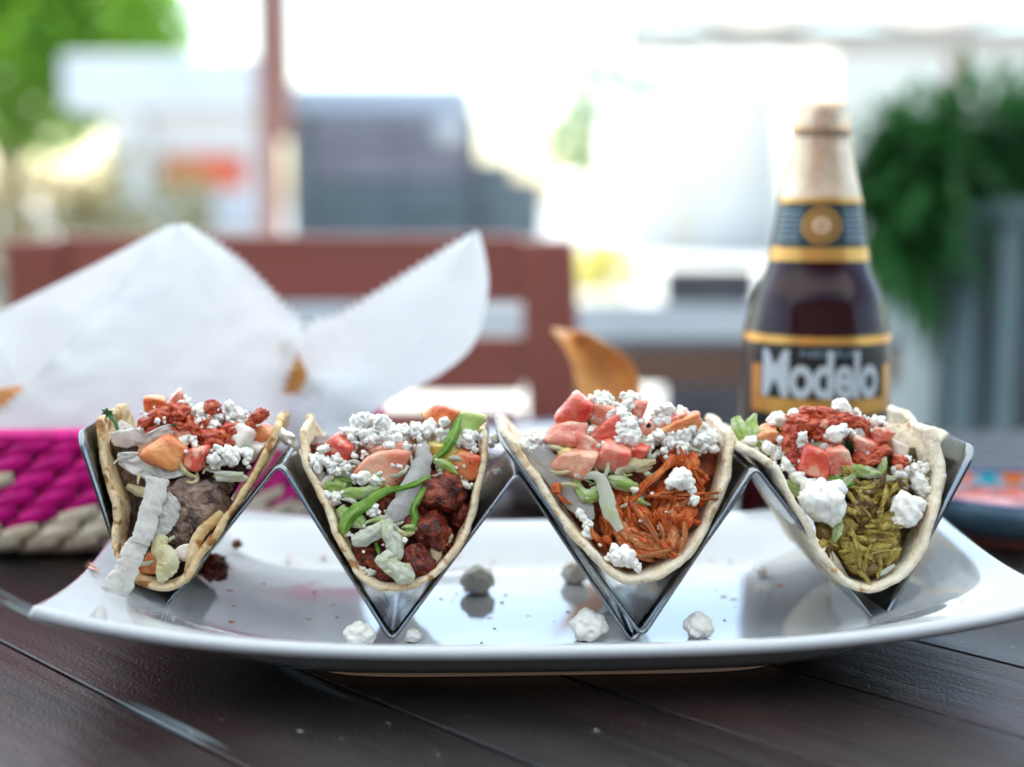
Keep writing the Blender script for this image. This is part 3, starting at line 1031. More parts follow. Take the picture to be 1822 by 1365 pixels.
def proto(kind, mname, v):
    key = (kind, mname, v)
    if key in PROTO: return PROTO[key]
    rnd = random.Random(hash((kind, v)) % 9999 if False else (sum(ord(c) for c in kind) * 31 + v * 17))
    bm = bmesh.new()
    if kind == 'crumble':
        for q in range(rnd.randint(3, 5)):
            r = rnd.choice((.16, .2, .26, .34, .4))
            c = Vector((rnd.uniform(-.3, .3), rnd.uniform(-.3, .3), rnd.uniform(-.3, .3)))
            g = bmesh.ops.create_icosphere(bm, subdivisions=3, radius=r)
            st = Vector((rnd.uniform(.75, 1.3), rnd.uniform(.75, 1.2), rnd.uniform(.75, 1.2)))
            for x in g['verts']:
                d = x.co.normalized()
                f = 1 + .5 * noise.noise(d * 1.4 + Vector((q * 3, v, 0))) + .16 * noise.noise(d * 3.0 + Vector((v, q, 3))) + .03 * noise.noise(d * 8 + Vector((q, 0, v)))
                x.co = c + Vector((x.co.x * st.x, x.co.y * st.y, x.co.z * st.z)) * f
    elif kind == 'blob':                       # a bigger curd, craggy
        g = bmesh.ops.create_icosphere(bm, subdivisions=4, radius=.5)
        for x in g['verts']:
            d = x.co.normalized()
            f = 1 + .24 * noise.noise(d * 2.1 + Vector((v * 3, 1, 0))) - .20 * (abs(noise.noise(d * 3.4 + Vector((0, v, 4)))) - .2) - .12 * abs(noise.noise(d * 7 + Vector((v, 0, 0)))) + .02 * noise.noise(d * 17)
            x.co = x.co * f
    elif kind == 'lump':
        g = bmesh.ops.create_icosphere(bm, subdivisions=4, radius=.5)
        for x in g['verts']:
            d = x.co.normalized()
            f = 1 + .40 * noise.noise(d * 1.5 + Vector((v * 3, 1, 0))) + .20 * noise.noise(d * 3.8 + Vector((0, v, 4))) + .12 * noise.noise(d * 8)
            x.co = x.co * f
    elif kind == 'chunk':                      # rounded fried sausage chunk
        g = bmesh.ops.create_icosphere(bm, subdivisions=4, radius=.5)
        for x in g['verts']:
            d = x.co.normalized()
            x.co = x.co * (1 + .42 * noise.noise(d * 1.5 + Vector((v * 3, 1, 0))) - .22 * abs(noise.noise(d * 2.6 + Vector((0, v, 4)))) + .07 * noise.noise(d * 7) + .035 * noise.noise(d * 15))
    elif kind == 'shred':                      # a torn clump whose fibres run along X
        g = bmesh.ops.create_icosphere(bm, subdivisions=5, radius=.5)
        for x in g['verts']:
            d = x.co.normalized()
            bend = .35 * sin(d.x * 2.0 + v)
            wv = .25 * noise.noise(Vector((d.x * 1.3, v, 2)))
            k = Vector((d.x * 1.1 + v, (d.y + bend + wv) * 6.5, d.z * 6.5))
            f = 1 + .42 * noise.noise(d * 1.3 + Vector((v * 3, 1, 0))) - .34 * abs(noise.noise(k)) - .16 * abs(noise.noise(k * 2.1))
            if abs(d.x) > .6: f += (.5 * noise.noise(Vector((v, d.y * 8, d.z * 8)))) * (abs(d.x) - .6) * 2
            p = x.co * f
            x.co = Vector((p.x, p.y * .9, p.z + .25 * bend * .4))
    elif kind == 'cube':
        # a cut cube: superellipsoid with sheared faces and a soft, wet surface
        bmesh.ops.create_icosphere(bm, subdivisions=4, radius=1)
        sh = [rnd.uniform(-.28, .28) for _ in range(6)]
        tp = [rnd.uniform(-.25, .25) for _ in range(3)]
        for x in bm.verts:
            d = x.co.normalized()
            f = .5 / (abs(d.x) ** 5 + abs(d.y) ** 5 + abs(d.z) ** 5) ** .2
            p = d * f
            p = Vector((p.x * (1 + tp[0] * p.z * 2) + sh[0] * p.z, p.y * (1 + tp[1] * p.x * 2) + sh[1] * p.x, p.z * (1 + tp[2] * p.x * 2) + sh[2] * p.x))
            p *= 1 + .10 * noise.noise(p * 2.6 + Vector((v * 2.2, 0, 0))) + .045 * noise.noise(p * 7 + Vector((v, 3, 0)))
            x.co = p
    elif kind == 'shard':                      # a flat, curved sliver (onion)
        bmesh.ops.create_grid(bm, x_segments=18, y_segments=10, size=.5)
        for x in bm.verts:
            a, b = x.co.x, x.co.y
            x.co.z = .0
            x.co.y = b * (1 - 1.2 * a * a) + .12 * a * a
            up = .26 * (1 - 4 * a * a) * .5 + .16 * noise.noise(Vector((a * 4, b * 4, v))) + .06 * noise.noise(Vector((a * 11, b * 11, v)))
            x.co.x *= 1 + .25 * noise.noise(Vector((b * 6, v, 1)))
            x.co.z = up
        r = bmesh.ops.solidify(bm, geom=list(bm.faces), thickness=.07)
    elif kind == 'strand':                     # a pulled fibre bundle along X
        # a grooved muscle bundle with a few loose fibrils
        nl, na = 20, 22
        ph = rnd.uniform(0, 6)
        vv = []
        for k in range(nl):
            t = k / (nl - 1)
            ax = Vector((-.5 + t, .26 * sin(ph + t * 4.2), .16 * cos(ph * 1.4 + t * 3.6)))
            e = sin(pi * min(max(t, .03), .97)) ** .26
            R0 = .26 * e * (1 + .9 * noise.noise(Vector((t * 3, v, 0))))
            for a in range(na):
                q = 2 * pi * a / na + t * 1.1
                g = 1 - .42 * abs(noise.noise(Vector((cos(q) * 3.1 + v * 5, sin(q) * 3.1, t * 1.0)))) - .25 * abs(noise.noise(Vector((cos(q) * 7, sin(q) * 7 + v, t * 1.7))))
                end = (.10 * noise.noise(Vector((cos(q) * 4, sin(q) * 4, v)))) * (1 if t > .5 else -1) * abs(2 * t - 1) ** 3
                vv.append(bm.verts.new(ax + Vector((end, cos(q) * R0 * g * 1.25, sin(q) * R0 * g * .8))))
        for f in grid_faces(nl, na, True): bm.faces.new([vv[i] for i in f])
        bm.faces.new(vv[:na][::-1]); bm.faces.new(vv[-na:])
        for q in range(rnd.randint(2, 4)):
            oy, oz = rnd.uniform(-.3, .3), rnd.uniform(-.25, .25)
            p2 = rnd.uniform(0, 6)
            x0, x1 = -.55 + rnd.uniform(0, .3), .6 - rnd.uniform(0, .3)
            pts, rad = [], []
            for k in range(12):
                t = k / 11
                pts.append((x0 + (x1 - x0) * t, oy + .26 * sin(ph + t * 4.2) + .09 * sin(p2 + t * 7), oz + .12 * cos(ph * 1.4 + t * 3.6) + .08 * sin(p2 * 2 + t * 5)))
                rad.append(rnd.uniform(.04, .06) * sin(pi * min(max(t, .05), .95)) ** .2)
            tv, tf = tube_v(pts, rad, 6)
            bv = [bm.verts.new(a) for a in tv]
            for f in tf: bm.faces.new([bv[i] for i in f])
    elif kind == 'cilantro':
        pts = [(0, -.5), (.06, -.1), (.3, -.2), (.22, .05), (.42, .2), (.2, .25), (.15, .5), (0, .38), (-.18, .48), (-.2, .22), (-.4, .18), (-.22, .02), (-.28, -.22), (-.06, -.1)]
        c = bm.verts.new((0, .1, .1))
        bv = [bm.verts.new((a, b, .08 * noise.noise(Vector((a * 4, b * 4, v))))) for a, b in pts]
        for i in range(len(bv)): bm.faces.new((c, bv[i], bv[(i + 1) % len(bv)]))
        bmesh.ops.solidify(bm, geom=list(bm.faces), thickness=.04)
    bmesh.ops.recalc_face_normals(bm, faces=bm.faces)
    me = bpy.data.meshes.new(kind)
    bm.to_mesh(me)
    bm.free()
    me.polygons.foreach_set('use_smooth', [True] * len(me.polygons))
    me.materials.append(M[mname])
    PROTO[key] = me
    return me


class Z:
    """crop coordinates of one taco -> photo pixels; 1 crop unit is 1/s photo px"""
    def __init__(s, sc, ox, oy, root, seed):
        s.sc, s.ox, s.oy, s.root = sc, ox, oy, root
        s.rnd = random.Random(seed)

    def px(s, x, y):
        return s.ox + x / s.sc, s.oy + y / s.sc

    def pt(s, x, y, layer=0.0):
        a, b = s.px(x, y)
        return D(a, b, face(b) - layer * .001)

    def inside(s, x, y, mg=26):
        a, b = s.px(x, y)
        pts, kb = s.contour
        for seq, sg in ((pts[:kb + 1], 1), (pts[kb:], -1)):
            for p, q in zip(seq, seq[1:]):
                if min(p[1], q[1]) <= b <= max(p[1], q[1]) and p[1] != q[1]:
                    xe = p[0] + (q[0] - p[0]) * (b - p[1]) / (q[1] - p[1])
                    if (a - xe) * sg < mg: return False
        return b < pts[kb][1] - 14

    def size(s, u):
        return u / s.sc * .427 / FPX

    def piece(s, name, kind, mname, x, y, w_, h_=None, rot=0, layer=0.0, dz=None, var=None, tilt=25, nvar=5):
        h_ = h_ or w_
        me = proto(kind, mname, s.rnd.randrange(nvar) if var is None else var)
        o = bpy.data.objects.new(name, me)
        p = s.pt(x, y, layer)
        link(o, s.root, p)
        W, H_ = s.size(w_), s.size(h_)
        T = s.size(dz) if dz else (min(W, H_) * .9)
        # local x across, local y along the view, local z up; rot turns in the picture plane
        if kind in ('shard', 'cilantro'):
            o.scale = (W, H_, (W + H_) / 2 * (.6 if kind == 'shard' else 1))
            base = Matrix.Rotation(R(90), 3, 'X')
        elif kind == 'strand':
            o.scale = (W * 1.1, H_ * 1.25, H_ * 1.25)
            base = Matrix.Rotation(R(s.rnd.choice((0, 90, 180, 270))), 3, 'X')
        else:
            o.scale = (W, T, H_)
            base = Matrix.Identity(3)
        t = s.rnd.uniform
        M3 = Matrix.Rotation(R(rot), 3, 'Y') @ Matrix.Rotation(R(t(-tilt, tilt)), 3, 'Z') @ Matrix.Rotation(R(t(-tilt, tilt)), 3, 'X') @ base
        o.rotation_euler = M3.to_euler()
        return o

    def cheese(s, lst, layer=1.5):
        for q in lst:
            x, y, r = q[:3]
            l = q[3] if len(q) > 3 else layer
            if r >= 60:
                s.piece('cheese_crumble', 'blob', 'cheese', x, y, r * 2, r * 1.8, s.rnd.uniform(0, 90), l, tilt=90)
            else:
                s.piece('cheese_crumble', 'crumble', 'cheese', x, y, r * 2, r * 2, s.rnd.uniform(0, 180), l, tilt=90, nvar=8)

    def scatter(s, x0, y0, x1, y1, n, r0, r1, layer=1.5, lr=1.0, mask=None):
        """crumbles inside an ellipse given by its box"""
        for _ in range(n):
            a, q = s.rnd.uniform(0, 6.283), sqrt(s.rnd.random())
            x, y = (x0 + x1) / 2 + (x1 - x0) / 2 * q * cos(a), (y0 + y1) / 2 + (y1 - y0) / 2 * q * sin(a)
            r = s.rnd.uniform(r0, r1)
            s.piece('cheese_crumble', 'crumble', 'cheese', x, y, r * 2, r * 2, s.rnd.uniform(0, 180), layer + s.rnd.uniform(-lr, lr), tilt=90, nvar=8)

    def ribbon(s, name, pts, mname, cup=.25, ruffle=.16, thick=.00028, seed=0, n=44, m=11, twist=0.0):
        """pts: (x, y, width, layer) in crop units"""
        P4 = catmull(pts, n)
        cs = [s.pt(a[0], a[1], a[3]) for a in P4]
        vs = []
        for i, a in enumerate(P4):
            t = (cs[min(i + 1, n - 1)] - cs[max(i - 1, 0)]).normalized()
            view = (cs[i] - CAM).normalized()
            wd_ = t.cross(view).normalized()
            if twist:
                wd_ = (Matrix.Rotation(twist * sin(i / (n - 1) * pi * 1.6 + seed), 3, t) @ wd_)
            out = wd_.cross(t).normalized()
            W = s.size(a[2])
            for j in range(m):
                v = j / (m - 1) * 2 - 1
                q_ = i * 26 / n
                ed = 1 + .22 * noise.noise(Vector((q_ * .5, seed * 2.3 + (5 if v > 0 else 0), 1))) + .20 * noise.noise(Vector((q_ * 1.9, seed * 2.3 + (5 if v > 0 else 0), 4)))
                k = Vector((q_ * .22, v * 1.3, seed * 1.9))
                vs.append(cs[i] + wd_ * (W / 2 * v * ed) + out * (cup * W * (v * v - .5) + ruffle * W * (noise.noise(k * 2) * (.4 + abs(v)) + .5 * noise.noise(k * 5) * abs(v)) + .035 * W * noise.noise(Vector((v * 7, q_ * .12, seed)))))
        fcs = grid_faces(n, m)
        if mname in ('lettuce', 'cabbage_green') and m == 11:       # a paler rib along the middle
            o = mk(name, vs, fcs, None, s.root, mats=[M[mname], M['rib']], fm=[1 if (q % 10) in (4, 5) else 0 for q in range(len(fcs))])
        else:
            o = mk(name, vs, fcs, M[mname], s.root)
        mod_solid(o, thick)
        mod_sub(o, 1)
        return o

    def strands(s, name, x0, y0, x1, y1, n, L, wd_, ang, layer, mnames, spread=30, inside=None):
        for _ in range(n):
            for tr in range(20):
                x, y = s.rnd.uniform(x0, x1), s.rnd.uniform(y0, y1)
                if inside is None or inside(x, y): break
            l = layer + s.rnd.uniform(-1.2, 1.2)
            s.piece(name, 'strand', s.rnd.choice(mnames), x, y, L * s.rnd.uniform(.6, 1.2), wd_ * s.rnd.uniform(.6, 1.3), ang + s.rnd.uniform(-spread, spread), l, tilt=22, nvar=10)

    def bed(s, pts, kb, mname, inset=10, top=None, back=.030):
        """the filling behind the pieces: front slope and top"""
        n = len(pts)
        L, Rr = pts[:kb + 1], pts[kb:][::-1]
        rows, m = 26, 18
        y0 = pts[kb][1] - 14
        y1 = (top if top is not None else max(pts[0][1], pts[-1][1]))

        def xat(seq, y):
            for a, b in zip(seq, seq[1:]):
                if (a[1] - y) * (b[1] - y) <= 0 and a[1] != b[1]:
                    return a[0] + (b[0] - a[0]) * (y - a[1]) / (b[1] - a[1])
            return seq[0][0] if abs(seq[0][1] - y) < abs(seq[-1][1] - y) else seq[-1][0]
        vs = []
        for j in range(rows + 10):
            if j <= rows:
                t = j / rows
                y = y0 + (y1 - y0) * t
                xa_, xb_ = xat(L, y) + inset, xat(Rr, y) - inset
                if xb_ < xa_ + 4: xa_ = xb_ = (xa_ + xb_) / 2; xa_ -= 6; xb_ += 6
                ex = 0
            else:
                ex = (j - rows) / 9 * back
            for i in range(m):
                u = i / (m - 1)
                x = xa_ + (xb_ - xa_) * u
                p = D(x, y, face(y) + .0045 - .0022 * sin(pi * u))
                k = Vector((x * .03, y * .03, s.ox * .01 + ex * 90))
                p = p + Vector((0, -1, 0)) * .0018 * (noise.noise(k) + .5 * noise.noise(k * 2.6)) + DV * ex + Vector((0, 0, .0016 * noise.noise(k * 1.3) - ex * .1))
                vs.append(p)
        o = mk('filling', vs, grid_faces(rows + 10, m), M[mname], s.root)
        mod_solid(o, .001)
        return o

def shreds(z, n, x0, y0, x1, y1, layer, mats=('cabbage', 'cabbage', 'cabbage_green', 'cabbage_yellow')):
    # loose thin cabbage shreds
    for k in range(n):
        x, y, a = z.rnd.uniform(x0, x1), z.rnd.uniform(y0, y1), z.rnd.uniform(-.9, .9) + (pi if z.rnd.random() < .5 else 0)
        if not z.inside(x, y, 32): continue
        L, w_ = z.rnd.uniform(70, 150), z.rnd.uniform(14, 34)
        b = z.rnd.uniform(-40, 40)
        pts = [(x + cos(a) * L * t - sin(a) * b * (1 - 4 * t * t), y + sin(a) * L * t + cos(a) * b * (1 - 4 * t * t), w_ * (1 - 2.4 * t * t), layer + z.rnd.uniform(-.5, .8)) for t in (-.5, -.25, 0, .25, .5)]
        z.ribbon('cabbage_shred', pts, z.rnd.choice(mats), cup=.4, ruffle=.3, seed=k * 3.3 + x, n=22, m=5)


def micro(z, n, x0, y0, x1, y1, layer):
    for _ in range(n):
        x, y = z.rnd.uniform(x0, x1), z.rnd.uniform(y0, y1)
        if not z.inside(x, y, 8): continue
        z.piece('cheese_crumble', 'crumble', 'cheese', x, y, z.rnd.uniform(12, 24), None, z.rnd.uniform(0, 180), layer + z.rnd.uniform(-.6, .6), tilt=90, nvar=8)
    for _ in range(n // 3):
        x, y = z.rnd.uniform(x0, x1), z.rnd.uniform(y0, y1)
        if not z.inside(x, y, 8): continue
        z.piece('herb_fleck', 'cilantro', 'cilantro', x, y, z.rnd.uniform(14, 26), z.rnd.uniform(10, 18), z.rnd.uniform(0, 180), layer + .3, tilt=40)


TG = 'filled tacos standing in the steel holders'


def taco_root(px, label):
    return empty('taco', D(px, 1050, .43), label, 'taco', TG)


# ------------------------------------------------------------------ taco 1: beef
r1 = taco_root(290, 'leftmost taco, with brown beef and a long white onion strip hanging over its edge')
z = Z(3.0325, 120, 670, r1, 11)
c1 = [(178, 222), (180, 330), (188, 450), (205, 600), (222, 740), (245, 880), (280, 1010), (340, 1095), (430, 1140), (510, 1150), (590, 1130), (650, 1080), (710, 985), (790, 860), (880, 715), (970, 580), (1045, 455), (1095, 350), (1118, 268)]
pts, kb = tortilla([z.px(*a) for a in c1], r1, M['tort1'], 1, L0=.075, curl=[(-.52, .13, .0035), (.22, .10, .0012)])
z.contour = (pts, kb)
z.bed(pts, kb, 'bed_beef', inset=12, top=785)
# the folded lip on the right
lip = [(655, 1060, 44, 3.0), (676, 960, 54, 3.6), (706, 865, 56, 3.4), (765, 800, 50, 2.6), (835, 735, 34, 1.4)]
z.ribbon('tortilla_fold', lip, 'tort1', cup=.3, ruffle=.10, thick=.0012, seed=4)
# patty
pp = z.piece('beef_patty', 'blob', 'beef', 670, 725, 440, 400, 12, -2.5, var=1, tilt=6, dz=240)
z.piece('beef_patty', 'blob', 'beef', 790, 610, 220, 150, -22, -1.6, var=3, tilt=6, dz=140)
z.piece('beef_patty', 'blob', 'beef', 600, 830, 220, 200, 30, -1.0, var=2, tilt=6, dz=140)
z.piece('beef_patty', 'blob', 'beef', 395, 560, 200, 160, 30, -3, var=0, tilt=6)
# onion and tomato heap
for a in [(530, 410, 200, 190, 35, 2.5, 'tomato_orange'), (690, 440, 160, 140, 4, 3.0, 'tomato_red'), (610, 320, 130, 110, 20, 2.0, 'tomato_pink'),
          (480, 150, 135, 95, 6, 1.5, 'tomato_orange'), (590, 120, 90, 80, -20, .5, 'tomato_pink'), (930, 320, 150, 130, 20, 1.5, 'onion'),
          (880, 270, 90, 60, 15, 2.6, 'tomato_red'), (1055, 300, 100, 110, 50, -1, 'tomato_orange'), (760, 300, 160, 130, 12, -2, 'tomato_pink'),
          (640, 215, 120, 110, 12, -1, 'tomato_red'), (430, 330, 140, 120, 30, -2, 'tomato_peach'), (820, 250, 140, 120, -12, -4, 'tomato_peach'), (630, 945, 90, 95, 25, 2.0, 'onion'), (450, 1010, 95, 110, 10, 1, 'tomato_orange'),
          (1000, 400, 90, 120, 30, -1, 'onion'), (700, 380, 200, 160, 0, -4, 'tomato_orange')]:
    z.piece('onion_piece' if a[6] == 'onion' else 'tomato_cube', 'cube', a[6], *a[:6])
for a in [(330, 330, 190, 110, -8, 3.5), (470, 335, 210, 95, -28, 4.5), (345, 435, 150, 60, 2, 4.5), (400, 495, 260, 100, 24, 4.0), (575, 525, 160, 50, -10, 3.5), (310, 290, 110, 80, 40, 1)]:
    z.piece('onion_piece', 'shard', 'onion', *a[:6], tilt=16)
for a in [(430, 250, 120, 75, -30, 3.5), (505, 215, 150, 100, 5, 3.8), (610, 200, 120, 110, 30, 3.2), (660, 270, 110, 110, 20, 2.5), (785, 175, 100, 80, 0, 2.5), (780, 145, 80, 40, 10, 2.0),
          (800, 335, 170, 100, 8, 4.2), (1030, 215, 130, 70, -28, 2.2), (990, 260, 60, 80, -10, 2.0), (560, 235, 120, 70, 0, 3.6)]:
    z.piece('red_salsa', 'lump', 'salsa', *a[:6], tilt=15)
z.cheese([(500, 165, 32), (540, 155, 26), (620, 130, 30, 2), (650, 125, 26, 2), (690, 180, 40), (720, 210, 42), (700, 235, 30), (490, 240, 20, 6), (520, 240, 20, 6), (850, 190, 36), (910, 195, 34), (830, 235, 38), (880, 225, 34),
          (940, 255, 40), (965, 240, 28), (730, 275, 38, 3), (780, 278, 34, 3), (650, 340, 42, 5), (690, 350, 24, 5), (790, 395, 34, 5.5), (850, 390, 42, 6), (820, 440, 46, 6), (880, 430, 62, 5.5), (930, 420, 44, 5), (970, 425, 40, 4.6),
          (775, 460, 32, 5.5), (960, 480, 32, 4), (800, 480, 24, 5.5), (390, 290, 22, 4.5), (640, 410, 12, 6), (695, 380, 12, 6), (430, 215, 18, 5), (1180, 335, 40, -2), (1195, 350, 30, -2), (740, 470, 18, 5)])
z.scatter(380, 170, 1020, 330, 26, 12, 26, 0.5, 3)
z.scatter(700, 190, 1000, 300, 16, 16, 30, -3, 3)
z.ribbon('cabbage_strip', [(800, 555, 20, 5.5), (860, 545, 46, 5.5), (930, 545, 52, 5), (975, 550, 14, 4.5)], 'cabbage', seed=9, n=16)
z.ribbon('cabbage_strip', [(790, 520, 10, 5.5), (850, 530, 40, 6), (950, 530, 30, 5.5)], 'cabbage', seed=12, n=14)
z.ribbon('cabbage_strip', [(320, 590, 30, 1), (390, 620, 60, 3), (430, 640, 30, 3)], 'cabbage_yellow', seed=13, n=14)
# the long hanging onion strip
z.ribbon('onion_strip', [(485, 550, 128, 6.5), (470, 640, 122, 7.5), (440, 740, 118, 8.5), (410, 850, 108, 9.5), (390, 905, 90, 10)], 'onion_strip', cup=.16, ruffle=.06, thick=.0012, seed=1)
z.ribbon('onion_strip', [(400, 880, 100, 9), (350, 960, 118, 10), (320, 1060, 112, 10.5), (290, 1190, 84, 10)], 'onion_strip', cup=.14, ruffle=.06, thick=.0011, seed=2)
z.ribbon('onion_strip', [(300, 1030, 70, 11), (255, 1120, 106, 11.5), (232, 1200, 110, 11.5), (222, 1262, 100, 11)], 'onion_strip', cup=.12, ruffle=.08, thick=.0011, seed=3)
z.ribbon('onion_strip', [(530, 630, 40, 5), (560, 700, 96, 5.5), (535, 780, 100, 6), (470, 880, 60, 6.5)], 'onion_strip', cup=.1, ruffle=.1, seed=6)
z.ribbon('cabbage_strip', [(515, 855, 50, 7), (500, 920, 96, 7.5), (545, 1000, 112, 7.5), (520, 1060, 96, 7), (498, 1108, 30, 6.5)], 'cabbage_yellow', cup=.25, ruffle=.14, seed=7)
z.scatter(560, 140, 1000, 300, 16, 22, 40, 2.0, 1.0)
for a in [(705, 300, 110, 70, 20, 3.6), (470, 290, 90, 50, -10, 4.6), (740, 250, 70, 50, 0, 3.2), (900, 300, 80, 60, 0, 3.4), (560, 165, 70, 50, 0, 2.6), (880, 355, 60, 40, 20, 5), (600, 270, 90, 60, 30, 4.2)]:
    z.piece('red_salsa', 'lump', 'salsa', *a[:6], tilt=15)
z.piece('cilantro_leaf', 'cilantro', 'cilantro', 215, 205, 115, 70, 28, 3.5, tilt=8, var=0)
z.ribbon('cilantro_stem', [(225, 205, 26, 3.5), (258, 250, 22, 4), (275, 310, 14, 4)], 'cilantro', seed=8, n=12)
for a in [(575, 266, 60, 26, 5, 6), (305, 400, 50, 40, 40, 4), (312, 288, 24, 20, 0, 4)]:
    z.piece('cilantro_leaf', 'cilantro', 'cilantro', *a)

micro(z, 24, 350, 150, 1000, 470, 4.2)
shreds(z, 14, 300, 360, 950, 560, 4.4)
shreds(z, 5, 300, 860, 640, 1060, 4.4)

# ------------------------------------------------------------------ taco 2: chorizo
r2 = taco_root(690, 'second taco from the left, dark red chorizo chunks under heaped white cheese')
z = Z(2.905, 500, 690, r2, 22)
c2 = [(108, 215), (112, 300), (135, 400), (170, 500), (215, 610), (262, 720), (305, 820), (355, 915), (420, 985), (500, 1030), (590, 1050), (680, 1040), (755, 1005), (830, 940), (900, 850), (960, 740), (1010, 610), (1040, 500), (1055, 390), (1055, 300), (1042, 225)]
pts, kb = tortilla([z.px(*a) for a in c2], r2, M['tort2'], 2, L0=.078)
z.contour = (pts, kb)
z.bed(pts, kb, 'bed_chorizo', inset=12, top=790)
z.ribbon('tortilla_fold', [(800, 900, 30, 1), (805, 830, 60, 2.5), (850, 780, 60, 2), (880, 760, 20, 1)], 'tort2', cup=.3, ruffle=.08, thick=.0014, seed=5)
for a in [(830, 545, 270, 220, 20, 2.5), (780, 735, 220, 200, 40, 2.0), (700, 890, 200, 170, 10, 3.0), (560, 625, 150, 150, 0, 0), (650, 700, 170, 160, 30, .5), (930, 650, 120, 160, 10, -.5),
          (450, 870, 200, 160, 30, -.5), (560, 960, 190, 110, 0, 1.2), (730, 620, 150, 160, 0, -.5), (840, 820, 100, 120, 0, 0), (520, 780, 200, 180, 0, -2), (900, 480, 160, 150, 0, -1)]:
    z.piece('chorizo_piece', 'chunk', 'chorizo', *a)
for a in [(305, 310, 165, 125, 15, 1.5, 'tomato_red'), (530, 410, 240, 220, 20, 0.5, 'tomato_peach'), (570, 350, 190, 130, -8, 1.5, 'tomato_peach'), (825, 140, 150, 125, 30, .5, 'tomato_orange'),
          (960, 175, 150, 140, 35, -.5, 'lime'), (800, 320, 130, 90, 0, .5, 'yellow'), (945, 400, 170, 160, 10, -.3, 'tomato_orange'), (880, 360, 120, 110, 20, 0, 'yellow'), (430, 300, 200, 160, 0, -4, 'tomato_peach'),
          (640, 300, 200, 170, 0, -5, 'tomato_pink'), (290, 480, 160, 130, 10, -.5, 'onion'), (780, 150, 100, 60, 0, -4, 'lime')]:
    z.piece('pepper_cube' if a[6] in ('lime', 'yellow') else ('onion_piece' if a[6] == 'onion' else 'tomato_cube'), 'cube', a[6], *a[:6])
z.scatter(330, 160, 660, 310, 44, 22, 46, 2.5, 2.0)
z.scatter(350, 200, 900, 330, 46, 20, 44, 1.5, 2.5)
z.scatter(150, 300, 320, 470, 24, 20, 40, 1.8, 1.5)
z.scatter(880, 230, 1050, 330, 16, 20, 40, 1.5, 1.5)
z.scatter(330, 230, 1000, 300, 24, 20, 40, -4, 3)
z.cheese([(390, 175, 46, 2), (440, 165, 50, 2), (480, 180, 44, 2), (350, 215, 36, 2.5), (830, 215, 58, 3), (760, 215, 44, 2.5), (690, 190, 36, 0), (720, 240, 44, 3), (300, 378, 26, 4), (340, 415, 38, 4), (385, 345, 30, 4), (420, 348, 22, 4.5), (575, 405, 24, 5),
          (635, 400, 34, 4.6), (600, 285, 40, 4), (650, 310, 34, 4), (510, 470, 44, 4.5), (500, 490, 36, 4.5), (430, 460, 48, 4), (390, 470, 30, 4), (280, 435, 30, 3.5), (245, 535, 42, 3), (290, 580, 40, 3), (320, 560, 34, 3), (270, 600, 30, 3),
          (490, 640, 36, 5), (460, 650, 24, 5), (950, 480, 34, 2), (970, 510, 28, 2), (910, 400, 34, 3), (120, 340, 24, -1), (70, 345, 20, -2), (40, 260, 46, -3), (75, 290, 34, -3), (1090, 270, 42, -2), (1110, 440, 26, -2), (560, 300, 34, 4), (540, 250, 40, 3.5),
          (440, 940, 30, 2), (480, 960, 28, 2), (350, 760, 22, 4), (630, 800, 26, 5)])
z.ribbon('cabbage_strip', [(735, 290, 60, 4), (735, 370, 96, 5), (700, 480, 120, 5.5), (640, 590, 126, 5.5), (575, 670, 90, 5), (530, 700, 40, 4.5)], 'onion_strip', cup=.22, ruffle=.08, seed=21)
z.ribbon('lettuce_leaf', [(925, 150, 10, 5), (905, 210, 46, 5.5), (880, 270, 60, 5.5), (840, 330, 44, 5), (780, 375, 14, 4)], 'lettuce', cup=.3, ruffle=.1, seed=22)
z.ribbon('lettuce_leaf', [(775, 455, 18, 6.5), (700, 495, 34, 7), (620, 520, 26, 7), (540, 535, 40, 6.8), (440, 600, 62, 6.5), (350, 670, 70, 6), (315, 755, 52, 5)], 'lettuce', cup=.25, ruffle=.12, seed=23, n=34)
z.ribbon('lettuce_leaf', [(770, 465, 20, 6.5), (735, 540, 34, 6), (685, 620, 40, 5.5), (698, 690, 46, 5), (660, 750, 46, 5), (612, 772, 20, 5)], 'lettuce', cup=.3, ruffle=.1, seed=24, n=30)
z.ribbon('cabbage_strip', [(790, 375, 26, 5), (850, 400, 52, 5), (910, 450, 16, 4.5)], 'cabbage_green', seed=25, n=16)
z.ribbon('cabbage_strip', [(330, 545, 60, 4.5), (400, 545, 66, 5), (470, 530, 50, 5), (515, 522, 16, 5)], 'cabbage_green', seed=26, n=18)
z.ribbon('cabbage_strip', [(215, 470, 26, 2), (290, 470, 30, 3), (390, 490, 34, 3)], 'lettuce', seed=27, n=16)
z.ribbon('cabbage_strip', [(225, 500, 60, 2.5), (280, 510, 80, 3), (335, 520, 60, 3)], 'cabbage_green', seed=28, n=16)
z.ribbon('cabbage_strip', [(365, 790, 50, 5.5), (420, 780, 90, 6), (500, 740, 84, 6), (560, 700, 50, 6)], 'cabbage', cup=.3, seed=29, n=22)
z.ribbon('cabbage_strip', [(300, 620, 60, 3.5), (340, 660, 90, 4), (400, 690, 80, 4.5), (430, 720, 30, 5)], 'cabbage_green', cup=.3, seed=30, n=20)
z.ribbon('cabbage_strip', [(560, 680, 40, 7), (550, 740, 66, 7.5), (585, 800, 100, 7.5), (590, 860, 80, 7.5), (540, 895, 90, 7.5), (590, 930, 90, 8), (640, 965, 110, 8), (690, 985, 40, 7.5)], 'cabbage', cup=.3, ruffle=.3, seed=31, n=40)
z.ribbon('cabbage_strip', [(490, 880, 40, 7.5), (540, 905, 70, 8), (600, 900, 50, 8)], 'cabbage', seed=33, n=16)
